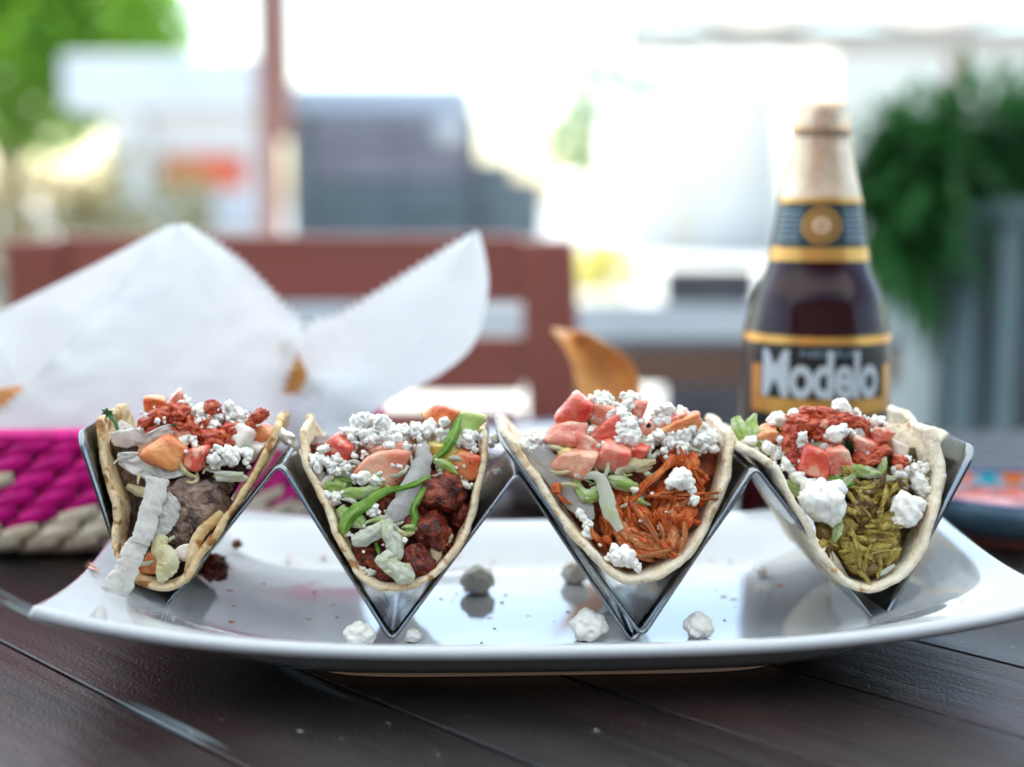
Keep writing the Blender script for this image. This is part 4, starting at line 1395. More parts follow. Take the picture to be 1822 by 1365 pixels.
z.ribbon('lettuce_leaf', [(490, 800, 20, 2.5), (500, 830, 26, 3), (510, 865, 16, 3)], 'lettuce', seed=32, n=12)

shreds(z, 22, 220, 360, 680, 800, 4.8)
shreds(z, 5, 780, 330, 1000, 440, 3.5)
shreds(z, 6, 380, 800, 640, 980, 4.8)
micro(z, 40, 180, 240, 1000, 520, 4.2)
micro(z, 16, 300, 520, 700, 900, 5.5)

# ------------------------------------------------------------------ taco 3: shredded chicken
r3 = taco_root(1110, 'taco of orange shredded chicken with pink tomato cubes, third from the left')
z = Z(2.845, 870, 680, r3, 33)
c3 = [(60, 245), (100, 300), (155, 375), (215, 465), (285, 575), (350, 675), (420, 770), (490, 860), (560, 940), (640, 1000), (720, 1030), (800, 1022), (890, 985), (970, 920), (1040, 840), (1105, 740), (1160, 620), (1195, 500), (1218, 390), (1225, 300), (1215, 240)]
pts, kb = tortilla([z.px(*a) for a in c3], r3, M['tort3'], 3, L0=.078, thick=.0028, curl=[(.0, .2, .0015)])
z.contour = (pts, kb)
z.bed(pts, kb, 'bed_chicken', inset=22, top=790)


def in3(x, y):
    return (560 + (y - 560) * .1) < x < (1130 - (y - 480) * .42) and y < 900 - abs(x - 760) * .25


for a in [(900, 720, 300, 210, 100, 0), (960, 640, 240, 170, 60, 1.5), (820, 830, 260, 150, 20, 1.5), (700, 800, 230, 160, 60, 1), (620, 690, 200, 150, 75, 1.5), (1000, 430, 230, 150, 70, 1), (880, 600, 240, 150, 120, 1.5), (760, 680, 220, 140, 60, 1.8),
          (930, 820, 170, 110, 100, 2.5), (1040, 560, 150, 110, 40, 1), (940, 380, 170, 100, 10, 1.8), (660, 600, 160, 110, 30, 1), (860, 700, 170, 110, 110, 3), (1060, 500, 120, 100, 90, 1), (970, 700, 190, 120, 130, 3.2)]:
    z.piece('chicken_clump', 'shred', z.rnd.choice(('chicken', 'chicken', 'chicken_pale')), *a[:6], tilt=18, nvar=7)
z.strands('chicken_strand', 560, 540, 1080, 900, 22, 190, 50, 60, 3.4, ['chicken', 'chicken', 'chicken_pale'], 55, in3)
z.strands('chicken_strand', 830, 560, 1040, 860, 24, 150, 34, 110, 4.8, ['chicken', 'chicken', 'chicken_pale'], 50, in3)
z.strands('chicken_strand', 920, 360, 1080, 500, 10, 150, 40, 70, 3.4, ['chicken'], 50)
z.strands('chicken_strand', 530, 600, 720, 780, 8, 150, 40, 60, 3.6, ['chicken'], 50)
z.strands('chicken_strand', 600, 760, 860, 880, 8, 160, 40, 40, 3.6, ['chicken', 'chicken_pale'], 40)
for a in [(815, 500, 320, 60, 130, 5.5), (790, 530, 300, 50, 133, 6.2), (840, 475, 280, 50, 128, 6), (985, 572, 330, 36, -2, 7), (1000, 590, 300, 30, 3, 6.8), (900, 565, 200, 40, -8, 6.8), (1010, 420, 190, 50, 62, 4), (1040, 440, 160, 44, 78, 4)]:
    z.piece('chicken_strand', 'strand', 'chicken', a[0], a[1], a[2], a[3], a[4], a[5], tilt=8, nvar=10)
for a in [(810, 740, 260, 44, 58, 5.8), (835, 770, 200, 40, 62, 6), (800, 870, 230, 40, -12, 5.2), (880, 800, 170, 36, 80, 5.4)]:
    z.piece('chicken_strand', 'strand', 'chicken_pale', a[0], a[1], a[2], a[3], a[4], a[5], tilt=8, nvar=10)
for a in [(440, 145, 150, 175, 20, 2.5, 'tomato_red'), (570, 160, 170, 120, 10, 1.0, 'tomato_pink'), (725, 130, 150, 100, 5, 1.0, 'tomato_pink'), (590, 265, 200, 130, -18, 2.8, 'tomato_red'), (385, 265, 190, 150, 15, 2.0, 'tomato_pink'),
          (430, 400, 190, 160, 22, 3.0, 'tomato_peach'), (420, 375, 130, 80, 40, 4.0, 'yellow'), (480, 330, 140, 130, 30, 2.8, 'tomato_pink'), (625, 375, 175, 150, 8, 4.2, 'tomato_pink'), (745, 350, 110, 95, 20, 3.6, 'tomato_red'), (960, 222, 240, 85, -14, 2.8, 'tomato_orange'),
          (930, 210, 150, 90, -12, 1.6, 'tomato_pink'), (700, 230, 200, 160, 0, -3, 'tomato_pink'), (860, 250, 200, 140, 0, -4, 'tomato_peach'), (330, 290, 120, 100, 0, -3, 'onion'), (1080, 290, 140, 110, 10, -2, 'onion')]:
    z.piece('onion_piece' if a[6] == 'onion' else 'tomato_cube', 'cube', a[6], *a[:6])
z.scatter(495, 65, 790, 160, 42, 16, 36, 1.8, 1.5)
z.scatter(640, 130, 740, 330, 14, 24, 40, 4.0, 1)
z.scatter(770, 250, 1130, 340, 44, 18, 38, 2.5, 1.8)
z.scatter(830, 130, 1000, 210, 18, 20, 36, .8, 1.4)
z.scatter(1040, 230, 1170, 380, 22, 20, 38, .3, 1.5)
z.scatter(190, 260, 360, 350, 22, 20, 40, .5, 1.5)
z.scatter(400, 200, 1100, 300, 24, 20, 34, -4, 3)
z.cheese([(360, 150, 16, 3), (615, 165, 38, 4), (700, 185, 42, 4), (710, 235, 40, 4.5), (715, 275, 62, 4.5), (665, 285, 38, 5), (592, 300, 30, 5), (560, 325, 20, 5), (900, 362, 30, 4.5), (925, 500, 50, 8.5), (975, 490, 66, 8.5), (1020, 530, 44, 8.5), (1045, 605, 36, 7), (600, 205, 18, 5),
          (452, 660, 28, 4.5), (478, 690, 26, 4.5), (498, 725, 32, 4.5), (512, 765, 34, 4.5), (615, 865, 44, 5), (660, 885, 60, 5.2), (715, 910, 58, 5.2), (765, 935, 30, 5), (680, 365, 12, 6), (780, 200, 24, 2), (1055, 195, 24, 1), (800, 310, 30, 4.5), (500, 140, 22, 4), (505, 165, 16, 4.5),
          (850, 160, 40, 1.5), (940, 150, 44, 1.5), (890, 145, 38, 1.2), (30, 460, 26, -2), (20, 390, 24, -2), (735, 540, 18, 6), (900, 655, 9, 7)])
z.ribbon('onion_strip', [(185, 310, 70, 1.5), (260, 380, 120, 2), (350, 470, 150, 2.5), (430, 570, 140, 3), (500, 670, 90, 3.2), (520, 700, 30, 3)], 'onion_strip', cup=.12, ruffle=.05, seed=41, n=26)
z.ribbon('cabbage_strip', [(430, 475, 20, 6), (490, 470, 40, 6.5), (550, 480, 50, 7), (590, 550, 76, 7.2), (605, 640, 80, 7.4), (635, 700, 60, 7.4), (665, 750, 44, 7.2)], 'cabbage', cup=.2, ruffle=.1, seed=42, n=32)
z.ribbon('cabbage_strip', [(440, 490, 20, 4.5), (470, 560, 60, 5), (520, 575, 76, 5.2), (590, 530, 70, 5.2)], 'cabbage_green', cup=.3, seed=43, n=22)
z.ribbon('cabbage_strip', [(600, 490, 40, 5.2), (650, 505, 76, 5.6), (720, 525, 60, 5.6), (755, 520, 20, 5)], 'cabbage_green', cup=.3, seed=44, n=20)
z.ribbon('cabbage_strip', [(640, 470, 30, 5.5), (700, 430, 70, 6), (770, 410, 66, 6), (845, 400, 22, 5.5)], 'cabbage_yellow', cup=.3, ruffle=.15, seed=45, n=22, twist=.5)
z.ribbon('cabbage_strip', [(585, 480, 20, 6.5), (600, 440, 18, 7), (606, 390, 12, 7)], 'cabbage', seed=46, n=14)
z.ribbon('cabbage_strip', [(440, 500, 30, 4), (450, 540, 40, 4), (500, 560, 30, 4.5)], 'cabbage_yellow', seed=47, n=14)
z.ribbon('cabbage_strip', [(790, 290, 26, 5), (800, 340, 40, 5.4), (815, 390, 24, 5.4)], 'cabbage', seed=48, n=14)
z.piece('lentil', 'lump', 'chicken', 342, 540, 56, 60, 0, 3.5, var=2)
z.piece('chicken_strand', 'strand', 'chicken', 400, 610, 130, 40, 50, 2.5, nvar=10)
z.piece('chicken_strand', 'strand', 'chicken', 555, 790, 130, 50, 62, 3.5, nvar=10)
for a in [(506, 212, 40, 60, 0, 5), (462, 322, 62, 34, 30, 6), (806, 226, 50, 52, 20, 4.5), (1085, 200, 50, 36, 0, -2)]:
    z.piece('cilantro_leaf', 'cilantro', 'cilantro', *a)

shreds(z, 24, 240, 360, 860, 600, 4.8)
shreds(z, 6, 250, 300, 1100, 420, 3.0)
micro(z, 30, 400, 150, 1020, 400, 4.4)
micro(z, 10, 500, 550, 1000, 850, 6)

# ------------------------------------------------------------------ taco 4: green chile pork
r4 = taco_root(1550, 'taco of olive green shredded pork topped with red salsa, rightmost of the four')
z = Z(3.175, 1280, 690, r4, 44)
c4 = [(105, 330), (165, 360), (235, 400), (310, 460), (365, 545), (420, 640), (475, 730), (530, 830), (580, 920), (635, 1010), (700, 1085), (780, 1130), (860, 1140), (950, 1118), (1040, 1070), (1112, 1000), (1168, 900), (1203, 780), (1232, 670), (1262, 570), (1278, 460), (1272, 340), (1240, 255), (1205, 215)]
pts, kb = tortilla([z.px(*a) for a in c4], r4, M['tort4'], 4, L0=.078, thick=.0026, rec=.016, fr=.82, curl=[(.35, .2, .0012), (.92, .12, .0022)])
z.contour = (pts, kb)
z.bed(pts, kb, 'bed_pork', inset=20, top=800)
# flap of the back half of the tortilla standing behind the filling
z.ribbon('tortilla_flap', [(930, 235, 60, -14), (1010, 260, 120, -11), (1090, 290, 190, -7), (1160, 320, 240, -3), (1225, 360, 260, .5)], 'tort4', cup=.1, ruffle=.06, thick=.002, seed=50, n=24, m=11)


def in4(x, y):
    return 520 + (y - 700) * .42 < x < 1030 - (y - 640) * .3 and y < 1060


for a in [(660, 830, 230, 170, 60, 1), (760, 920, 260, 170, 30, 1.5), (880, 850, 260, 170, 10, 2), (830, 700, 260, 180, 40, 1.5), (960, 760, 220, 140, -20, 2), (820, 580, 200, 130, -10, 2.5), (930, 620, 200, 140, 80, 2), (1010, 560, 160, 130, 60, 1.5),
          (860, 1000, 220, 130, 10, 1.5), (720, 780, 190, 130, 50, 2.6), (950, 940, 190, 130, -50, 1.5), (600, 790, 170, 120, 60, 1), (790, 1010, 160, 100, 30, 1.5), (1030, 660, 150, 120, 70, 1), (900, 930, 180, 110, 0, 3)]:
    z.piece('pork_clump', 'shred', z.rnd.choice(('pork', 'pork', 'pork_brown')), *a[:6], tilt=18, nvar=7)
z.strands('pork_strand', 520, 700, 1040, 1060, 20, 170, 70, 40, 3.4, ['pork', 'pork', 'pork_brown'], 60, in4)
z.strands('pork_strand', 740, 500, 1060, 720, 12, 150, 66, 70, 4.0, ['pork', 'pork_brown', 'pork'], 60)
z.strands('pork_strand', 740, 760, 980, 1040, 10, 150, 62, 60, 4.6, ['pork', 'pork'], 60, in4)
for a in [(930, 780, 200, 56, -6, 5.5), (850, 900, 220, 66, 8, 5.8), (800, 680, 220, 60, 40, 4.5), (810, 560, 150, 50, -15, 5), (930, 660, 60, 180, 0, 4), (560, 790, 120, 60, 60, 3)]:
    z.piece('pork_strand', 'strand', 'pork', a[0], a[1], a[2], a[3], a[4], a[5], tilt=8, nvar=10)
for a in [(530, 420, 170, 180, 20, 4.0, 'tomato_red'), (660, 410, 150, 180, -6, 4.0, 'tomato_pink'), (280, 265, 140, 120, 30, 1.2, 'tomato_orange'), (800, 330, 150, 120, 25, 2.6, 'tomato_pink'), (915, 265, 120, 100, 40, 1.6, 'tomato_pink'),
          (600, 440, 150, 150, 15, 2.6, 'tomato_red'), (340, 190, 110, 90, 0, .5, 'onion'), (880, 300, 130, 120, 0, 0, 'tomato_red'), (420, 240, 150, 120, 0, -2, 'tomato_pink'), (700, 270, 200, 160, 0, -3, 'tomato_peach'), (1000, 350, 120, 90, 30, -1, 'onion')]:
    z.piece('onion_piece' if a[6] == 'onion' else 'tomato_cube', 'cube', a[6], *a[:6])
z.piece('onion_piece', 'shard', 'onion', 592, 385, 60, 150, 0, 6.2, tilt=8)
z.piece('onion_piece', 'shard', 'onion', 790, 290, 90, 130, -30, 4.2, tilt=8)
for a in [(520, 145, 160, 90, 0, 3), (600, 150, 150, 80, 15, 3), (450, 200, 150, 110, -20, 3.5), (400, 260, 110, 110, 0, 3.8), (395, 330, 100, 130, 0, 4), (410, 400, 90, 100, 10, 4), (500, 215, 160, 90, -15, 4.2), (620, 200, 150, 80, -12, 4.2), (700, 180, 130, 80, 0, 3.8),
          (770, 195, 130, 90, 10, 3.8), (560, 260, 120, 90, 0, 4), (820, 250, 70, 120, 10, 3.2), (840, 420, 170, 80, -16, 4.6), (920, 365, 130, 70, -20, 4.2), (795, 400, 90, 70, 10, 4.4), (1020, 420, 110, 80, 30, 4), (390, 185, 80, 60, 30, 2), (930, 300, 60, 60, 0, 2.6), (450, 450, 60, 60, 30, 4)]:
    z.piece('red_salsa', 'lump', 'salsa', *a[:6], tilt=15)
z.piece('chile_seed', 'lump', 'tomato_peach', 590, 205, 64, 46, -50, 6.2, var=1)
z.piece('chile_seed', 'lump', 'tomato_peach', 1015, 450, 44, 34, 0, 6.2, var=1)
z.cheese([(690, 115, 66, 1), (640, 130, 30, 2), (790, 145, 46, 1), (820, 180, 30, 1.5), (430, 145, 48, 1), (340, 170, 50, 1), (320, 200, 34, 1.5), (650, 265, 62, 6), (690, 235, 46, 6), (610, 275, 30, 6), (480, 305, 44, 6.3), (450, 300, 24, 6.3), (740, 250, 36, 5.5), (150, 310, 48, 2), (180, 305, 34, 2),
          (260, 335, 46, 3), (310, 360, 48, 3), (340, 380, 34, 3), (880, 200, 44, 0), (920, 195, 36, 0), (860, 235, 30, 1), (395, 460, 48, 4), (430, 490, 40, 4), (350, 455, 36, 4), (460, 530, 50, 5), (520, 545, 44, 5), (590, 640, 150, 6), (500, 620, 60, 7), (670, 570, 60, 7), (640, 720, 62, 7), (1060, 690, 104, 5), (1110, 660, 62, 5.5), (1020, 740, 50, 5.5),
          (1130, 540, 62, 3), (1150, 590, 46, 3), (1040, 485, 50, 4), (1090, 455, 44, 3), (1140, 470, 46, 2.5), (990, 470, 34, 4), (1055, 405, 30, 3), (360, 300, 26, 4), (315, 432, 14, 5), (455, 420, 16, 5), (1110, 520, 40, 3)])
z.scatter(300, 150, 860, 230, 20, 16, 30, -1, 2.5)
z.scatter(1040, 420, 1180, 600, 18, 18, 34, 1.5, 1.2)
z.scatter(120, 280, 380, 400, 14, 18, 34, 1, 1.2)
z.piece('cilantro_leaf', 'cilantro', 'cilantro', 737, 335, 80, 120, -25, 6.0, tilt=5, var=1)
z.piece('cilantro_leaf', 'cilantro', 'cilantro', 336, 262, 50, 100, -10, 4.0, tilt=5, var=2)
z.ribbon('cabbage_strip', [(90, 165, 60, 1), (110, 220, 90, 1.5), (140, 290, 60, 1.5)], 'cabbage_green', seed=61, n=16)
z.ribbon('cabbage_strip', [(205, 145, 20, 2), (180, 210, 80, 2), (200, 280, 110, 2.5), (240, 320, 50, 2.5)], 'cabbage_green', seed=62, n=18)
z.ribbon('cabbage_strip', [(715, 430, 30, 6), (780, 465, 66, 6), (850, 480, 70, 6.2), (910, 490, 30, 6)], 'cabbage_green', ruffle=.3, seed=63, n=24)
z.ribbon('cabbage_strip', [(940, 390, 12, 5), (920, 440, 56, 5.5), (900, 510, 26, 5.5)], 'cabbage_green', seed=64, n=16)
z.ribbon('cabbage_strip', [(600, 515, 30, 4.5), (670, 525, 50, 5), (730, 540, 76, 5), (760, 500, 30, 5)], 'lettuce', seed=65, n=18)
z.ribbon('cabbage_strip', [(700, 545, 50, 5.5), (740, 505, 60, 5.5), (775, 480, 30, 5.5)], 'cabbage_green', seed=66, n=16)
z.ribbon('cabbage_strip', [(370, 530, 40, 3), (420, 570, 90, 3.4), (500, 600, 60, 4)], 'cabbage_green', seed=67, n=16)
z.ribbon('cabbage_strip', [(655, 740, 70, 4.5), (670, 800, 66, 5.5), (640, 870, 26, 5)], 'cabbage_green', seed=68, n=18)
z.ribbon('cabbage_strip', [(900, 1060, 14, 3), (940, 1035, 26, 3.5), (990, 1000, 16, 3)], 'cabbage', seed=69, n=12)

shreds(z, 14, 150, 330, 720, 560, 4.4)
shreds(z, 5, 640, 440, 1000, 560, 5.0)
micro(z, 30, 300, 180, 1100, 500, 4.6)
micro(z, 12, 480, 520, 1150, 760, 5)

# ------------------------------------------------------------------ crumbs on the plate
def crumb(px, py, r, label, mname='cheese', kind='blob', name='cheese_crumb', cat='cheese crumb', group='crumbs of fresh cheese fallen on the plate', var=0):
    p = on_plate(px, py + r * .75)
    s = r * 1.8 * p.y / FPX
    me = proto(kind, mname, var)
    o = bpy.data.objects.new(name, me)
    link(o, None, p + Vector((0, 0, s * .40)))
    o.scale = (s * 1.05, s, s * .88)
    o.rotation_euler = (0, 0, random.uniform(0, 6))
    tag(o, label, cat, group)
    return o


crumb(640, 1128, 31, 'white cheese crumb at the plate rim left of the tip of the second fold', var=0)
crumb(735, 1130, 17, 'small shaded cheese crumb right of the tip of the second fold', var=1)
crumb(850, 1030, 33, 'grey shaded cheese crumb between the second and third taco, casting a reflection', var=2)
crumb(1047, 1110, 37, 'largest round cheese crumb in front of the third taco fold on the left', var=3)
crumb(1243, 1112, 30, 'cheese crumb at the plate rim right of the third taco fold', var=4)
crumb(1022, 1015, 28, 'yellowish cheese crumb far back beneath the chicken taco', var=1)
crumb(1356, 1016, 13, 'tiny cheese crumb at the back of the plate left of the fourth taco', var=2)
crumb(422, 968, 10, 'small reddish brown meat crumb standing alone right of the first taco', 'chorizo', 'lump', 'meat_crumb', 'meat crumb', 'meat crumbs fallen on the plate', 1)
crumb(380, 1006, 30, 'large dark meat crumb against the holder right of the first taco', 'chorizo', 'lump', 'meat_crumb', 'meat crumb', 'meat crumbs fallen on the plate', 2)
sm = random.Random(9)
sv, sf = [], []
for a in [(785, 1067), (893, 1073), (857, 1145), (1040, 1000), (1300, 1000), (960, 1000), (470, 1040), (560, 1055), (900, 1060), (1290, 1105), (1440, 1060), (880, 1120), (1010, 1090), (600, 1100)]:
    p = on_plate(*a)
    i = len(sv)
    for k in range(6):
        q = k * 1.047
        sv.append(p + Vector((cos(q) * sm.uniform(.0004, .001), sin(q) * sm.uniform(.0004, .001), .0001)))
    sv.append(p + Vector((0, 0, .0007)))
    sf += [(i + k, i + (k + 1) % 6, i + 6) for k in range(6)]
tag(mk('food_specks', sv, sf, M['pork_brown'], smooth=False), 'tiny food specks scattered over the plate', kind='stuff')
M['oil'] = mat('orange_oil', (0.60, 0.22, 0.08), 0.1, (0.45, 0.08, 0.03), 400)
sv, sf = [], []
for _ in range(34):
    a = (sm.choice((sm.uniform(400, 620), sm.uniform(800, 1000), sm.uniform(1180, 1420))), sm.uniform(990, 1110))
    p = on_plate(*a)
    rr = sm.uniform(.0003, .0011)
    i = len(sv)
    for k in range(10):
        q = k * .6283
        sv.append(p + Vector((cos(q) * rr * 1.3, sin(q) * rr, .00008)))
    sv.append(p + Vector((0, 0, .00035)))
    sf += [(i + k, i + (k + 1) % 10, i + 10) for k in range(10)]
tag(mk('oil_drops', sv, sf, M['oil']), 'small drops of orange oil on the plate between the tacos', kind='stuff')
# sauce smear on the left end of the plate
M['smear'] = mat('sauce_smear', (0.75, 0.33, 0.20), 0.3)
sv, sf = [], []
for q, (a, b) in enumerate([((140, 1003), (182, 1020)), ((150, 1000), (172, 1010))]):
    i = len(sv)
    for k in range(8):
        t = k / 7
        x, y = a[0] + (b[0] - a[0]) * t, a[1] + (b[1] - a[1]) * t
        w_ = 2.2 * sin(pi * (.1 + .8 * t))
        for s_ in (-1, 1):
            p = on_plate(x, y + s_ * w_)
            sv.append(p + Vector((0, 0, .00035)))
    sf += [(i + 2 * k, i + 2 * k + 1, i + 2 * k + 3, i + 2 * k + 2) for k in range(7)]
tag(mk('sauce_smear', sv, sf, M['smear'], smooth=False), 'thin orange sauce smear on the raised left end of the plate', kind='stuff')

# ------------------------------------------------------------------ woven basket with paper and chips
M['magenta'] = mat('magenta_straw', (0.84, 0.004, 0.30), 0.45, (0.60, 0.0, 0.20), 150, bump=0.0004, bscale=500)
M['straw'] = mat('natural_straw', (0.92, 0.82, 0.64), 0.55, (0.80, 0.66, 0.46), 120, bump=0.0004, bscale=500)
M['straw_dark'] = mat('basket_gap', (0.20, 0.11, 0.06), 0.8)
M['magenta_dark'] = mat('magenta_gap', (0.25, 0.0, 0.09), 0.7)
BC = Vector((-.188, .665, 0))
BR = .128
bk = empty('woven_basket', BC, 'round woven palm basket with a magenta band over natural straw, behind the first two tacos', 'basket')
H = .049
# inner wall and floor
prof = [(0.001, .003), (.10, .003), (.112, .006), (.120, .02), (.1235, H - .004), (.1265, H - .004)]
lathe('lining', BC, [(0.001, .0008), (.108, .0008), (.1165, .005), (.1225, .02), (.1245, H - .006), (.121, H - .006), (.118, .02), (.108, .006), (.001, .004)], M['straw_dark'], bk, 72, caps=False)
nrow, nst = 7, 50
rh = H / nrow


def wall_pt(a, z, off):
    r_ = .1165 + .0095 * (max(0, z) / H) ** .8 + off
    if z < .008: r_ -= .010 * (1 - z / .008) ** 2
    return BC + Vector((r_ * cos(a), r_ * sin(a), max(z, .0008)))


def strip_geo(a0, z0):
    """one visible float of the plait: a flat leaning parallelogram"""
    dA = 2 * pi / nst
    vs = []
    nu, nv = 6, 4
    for j in range(nv):
        for i in range(nu):
            u, v = i / (nu - 1), j / (nv - 1)
            bul = .0012 * (sin(pi * (.03 + .94 * u)) ** .22) * (sin(pi * (.06 + .88 * v)) ** .22)
            a = a0 + dA * (u * 1.42 - .2)
            z = z0 + rh * (v * .96) + rh * 1.15 * (u - .5)
            z = min(max(z, .0012), H)
            vs.append(wall_pt(a, z, .0006 + bul + .0007 * u))
    return vs, grid_faces(nv, nu)


rb = random.Random(4)
far = {'magenta': ([], []), 'straw': ([], [])}
for row in range(nrow):
    for k in range(nst):
        a0 = 2 * pi * (k + .5 * (row % 2)) / nst
        up = row >= 3 or (row == 2 and k % 4 in (0, 1))
        if row >= 4 and (k * 7 + row * 3) % 11 == 0 and row < 6: up = False
        mn = 'magenta' if up else 'straw'
        vs, fs = strip_geo(a0, row * rh)
        if sin(a0) < .15:
            mod_solid(mk('straw_strip', vs, fs, M[mn], bk), .0005)
        else:
            n0 = len(far[mn][0])
            far[mn][0].extend(vs)
            far[mn][1].extend([tuple(q + n0 for q in f) for f in fs])
for mn, (vs, fs) in far.items():
    mk('far_weave', vs, fs, M[mn], bk)['kind'] = 'stuff'
# rim
vs, fs = [], []
for k in range(120):
    a = 2 * pi * k / 120
    c = BC + Vector((.1255 * cos(a), .1255 * sin(a), H + .001))
    for j in range(8):
        q = 2 * pi * j / 8
        rr = .0032 * (1 + .25 * sin(a * 60))
        vs.append(c + Vector((cos(a), sin(a), 0)) * (rr * cos(q)) + Vector((0, 0, rr * 1.1 * sin(q))))
fs = []
for k in range(120):
    for j in range(8):
        fs.append((k * 8 + j, k * 8 + (j + 1) % 8, ((k + 1) % 120) * 8 + (j + 1) % 8, ((k + 1) % 120) * 8 + j))
mk('rim', vs, fs, M['magenta'], bk)

M['paper'] = add_translucent(mat('white_paper', (0.86, 0.88, 0.90), 0.75, (0.82, 0.84, 0.87), 25, bump=0.0004, bscale=60), (0.88, 0.91, 0.94), 0.45)


def patch(name, left, right, m, parent, n=62, mm=26, serL=False, serR=False, amp=5.5, bulge=.006, seed=0):
    """left/right: (px, py, Y) edge curves from the bottom up"""
    A, B = resample(left, n), resample(right, n)
    vs = []
    for i in range(n):
        a, b = list(A[i]), list(B[i])
        s = amp if i % 2 else -amp
        if serL:
            t0, t1 = A[max(i - 1, 0)], A[min(i + 1, n - 1)]
            q = math.hypot(t1[0] - t0[0], t1[1] - t0[1]) or 1
            a[0] += s * (t1[1] - t0[1]) / q
            a[1] -= s * (t1[0] - t0[0]) / q
        if serR:
            t0, t1 = B[max(i - 1, 0)], B[min(i + 1, n - 1)]
            q = math.hypot(t1[0] - t0[0], t1[1] - t0[1]) or 1
            b[0] += s * (t1[1] - t0[1]) / q
            b[1] -= s * (t1[0] - t0[0]) / q
        A0, B0 = A[i], B[i]
        for j in range(mm):
            u = j / (mm - 1)
            if u < .08: x, y, Y = a[0] + (A0[0] + (B0[0] - A0[0]) * .08 - a[0]) * (u / .08), a[1] + (A0[1] + (B0[1] - A0[1]) * .08 - a[1]) * (u / .08), A0[2] + (B0[2] - A0[2]) * u
            elif u > .92: x, y, Y = b[0] + (A0[0] + (B0[0] - A0[0]) * .92 - b[0]) * ((1 - u) / .08), b[1] + (A0[1] + (B0[1] - A0[1]) * .92 - b[1]) * ((1 - u) / .08), A0[2] + (B0[2] - A0[2]) * u
            else: x, y, Y = A0[0] + (B0[0] - A0[0]) * u, A0[1] + (B0[1] - A0[1]) * u, A0[2] + (B0[2] - A0[2]) * u
            k = Vector((x * .006, y * .006, seed))
            Y += -bulge * sin(pi * u) + .006 * noise.noise(k) + .002 * noise.noise(k * 3.2) + .0035 * abs(noise.noise(k * 1.9 + Vector((5, seed, 0)))) + .0012 * abs(noise.noise(k * 6))
            vs.append(P(x, y, Y))
    return mk(name, vs, grid_faces(n, mm), m, parent)


pr = empty('basket_paper', BC + Vector((0, 0, -0.006)), 'white baking paper with pinked edges standing up in the woven basket', 'paper')
patch('front_sheet', [(-60, 800, 0.553), (-20, 745, 0.553), (20, 712, 0.555), (120, 610, 0.563), (220, 500, 0.576), (310, 402, 0.588)],
      [(520, 800, 0.563), (505, 700, 0.563), (540, 590, 0.573), (500, 535, 0.578), (420, 455, 0.585), (330, 398, 0.591)], M['paper'], pr, serL=True, serR=True, seed=1)
patch('back_sheet', [(-160, 800, 0.588), (-140, 680, 0.588), (-60, 590, 0.593), (20, 545, 0.598), (170, 470, 0.603), (300, 402, 0.606)],
      [(300, 800, 0.588), (320, 650, 0.593), (330, 550, 0.598), (335, 480, 0.603), (330, 430, 0.606), (325, 400, 0.608)], M['paper'], pr, serL=False, seed=2)
patch('side_sheet', [(-200, 800, 0.573), (-150, 700, 0.576), (-120, 640, 0.578), (-90, 600, 0.578), (-60, 570, 0.578)],
      [(40, 800, 0.575), (45, 740, 0.576), (30, 680, 0.578), (10, 620, 0.580), (-20, 570, 0.582)], M['paper'], pr, serR=False, seed=3)
patch('right_sheet', [(500, 800, 0.580), (498, 700, 0.580), (505, 650, 0.580), (530, 600, 0.588), (560, 570, 0.593), (600, 560, 0.596), (700, 500, 0.600), (780, 450, 0.603), (845, 414, 0.606)],
      [(600, 800, 0.582), (660, 738, 0.584), (720, 700, 0.588), (785, 665, 0.593), (838, 620, 0.596), (862, 560, 0.599), (869, 500, 0.602), (862, 450, 0.605), (852, 412, 0.608)], M['paper'], pr, serL=True, seed=4)
patch('fold_sheet', [(500, 800, 0.576), (498, 760, 0.576), (500, 720, 0.576), (510, 690, 0.576), (525, 672, 0.577)],
      [(640, 800, 0.582), (650, 760, 0.582), (655, 720, 0.584), (650, 690, 0.586), (640, 670, 0.588)], M['paper'], pr, seed=5)

M['chip'] = mat('fried_chip', (0.62, 0.24, 0.06), 0.4, (0.72, 0.36, 0.12), 60, bump=0.0006, bscale=250, col3=(0.40, 0.12, 0.03), scale3=120, sss=0.1)


def chip(left, right, name, label, cat, group, seed, bulge=.004):
    o = patch('tortilla_chip', left, right, M['chip'], None, n=24, mm=14, bulge=bulge, seed=seed)
    mod_solid(o, .0016)
    mod_sub(o, 1)
    tag(o, label, cat, group)


CG = 'fried tortilla chips'
chip([(480, 700, .570), (488, 655, .571), (499, 601, .572)], [(566, 700, .576), (547, 664, .576), (514, 599, .573)], '', 'orange fried chip tip showing in the gap between two sheets of paper', 'chip', CG, 1, bulge=.001)
chip([(-80, 760, 0.568), (-60, 730, 0.568), (-50, 700, 0.569)], [(30, 735, 0.569), (48, 705, 0.570), (50, 684, 0.571)], '', 'orange fried chip at the left edge in front of the paper', 'chip', CG, 2)

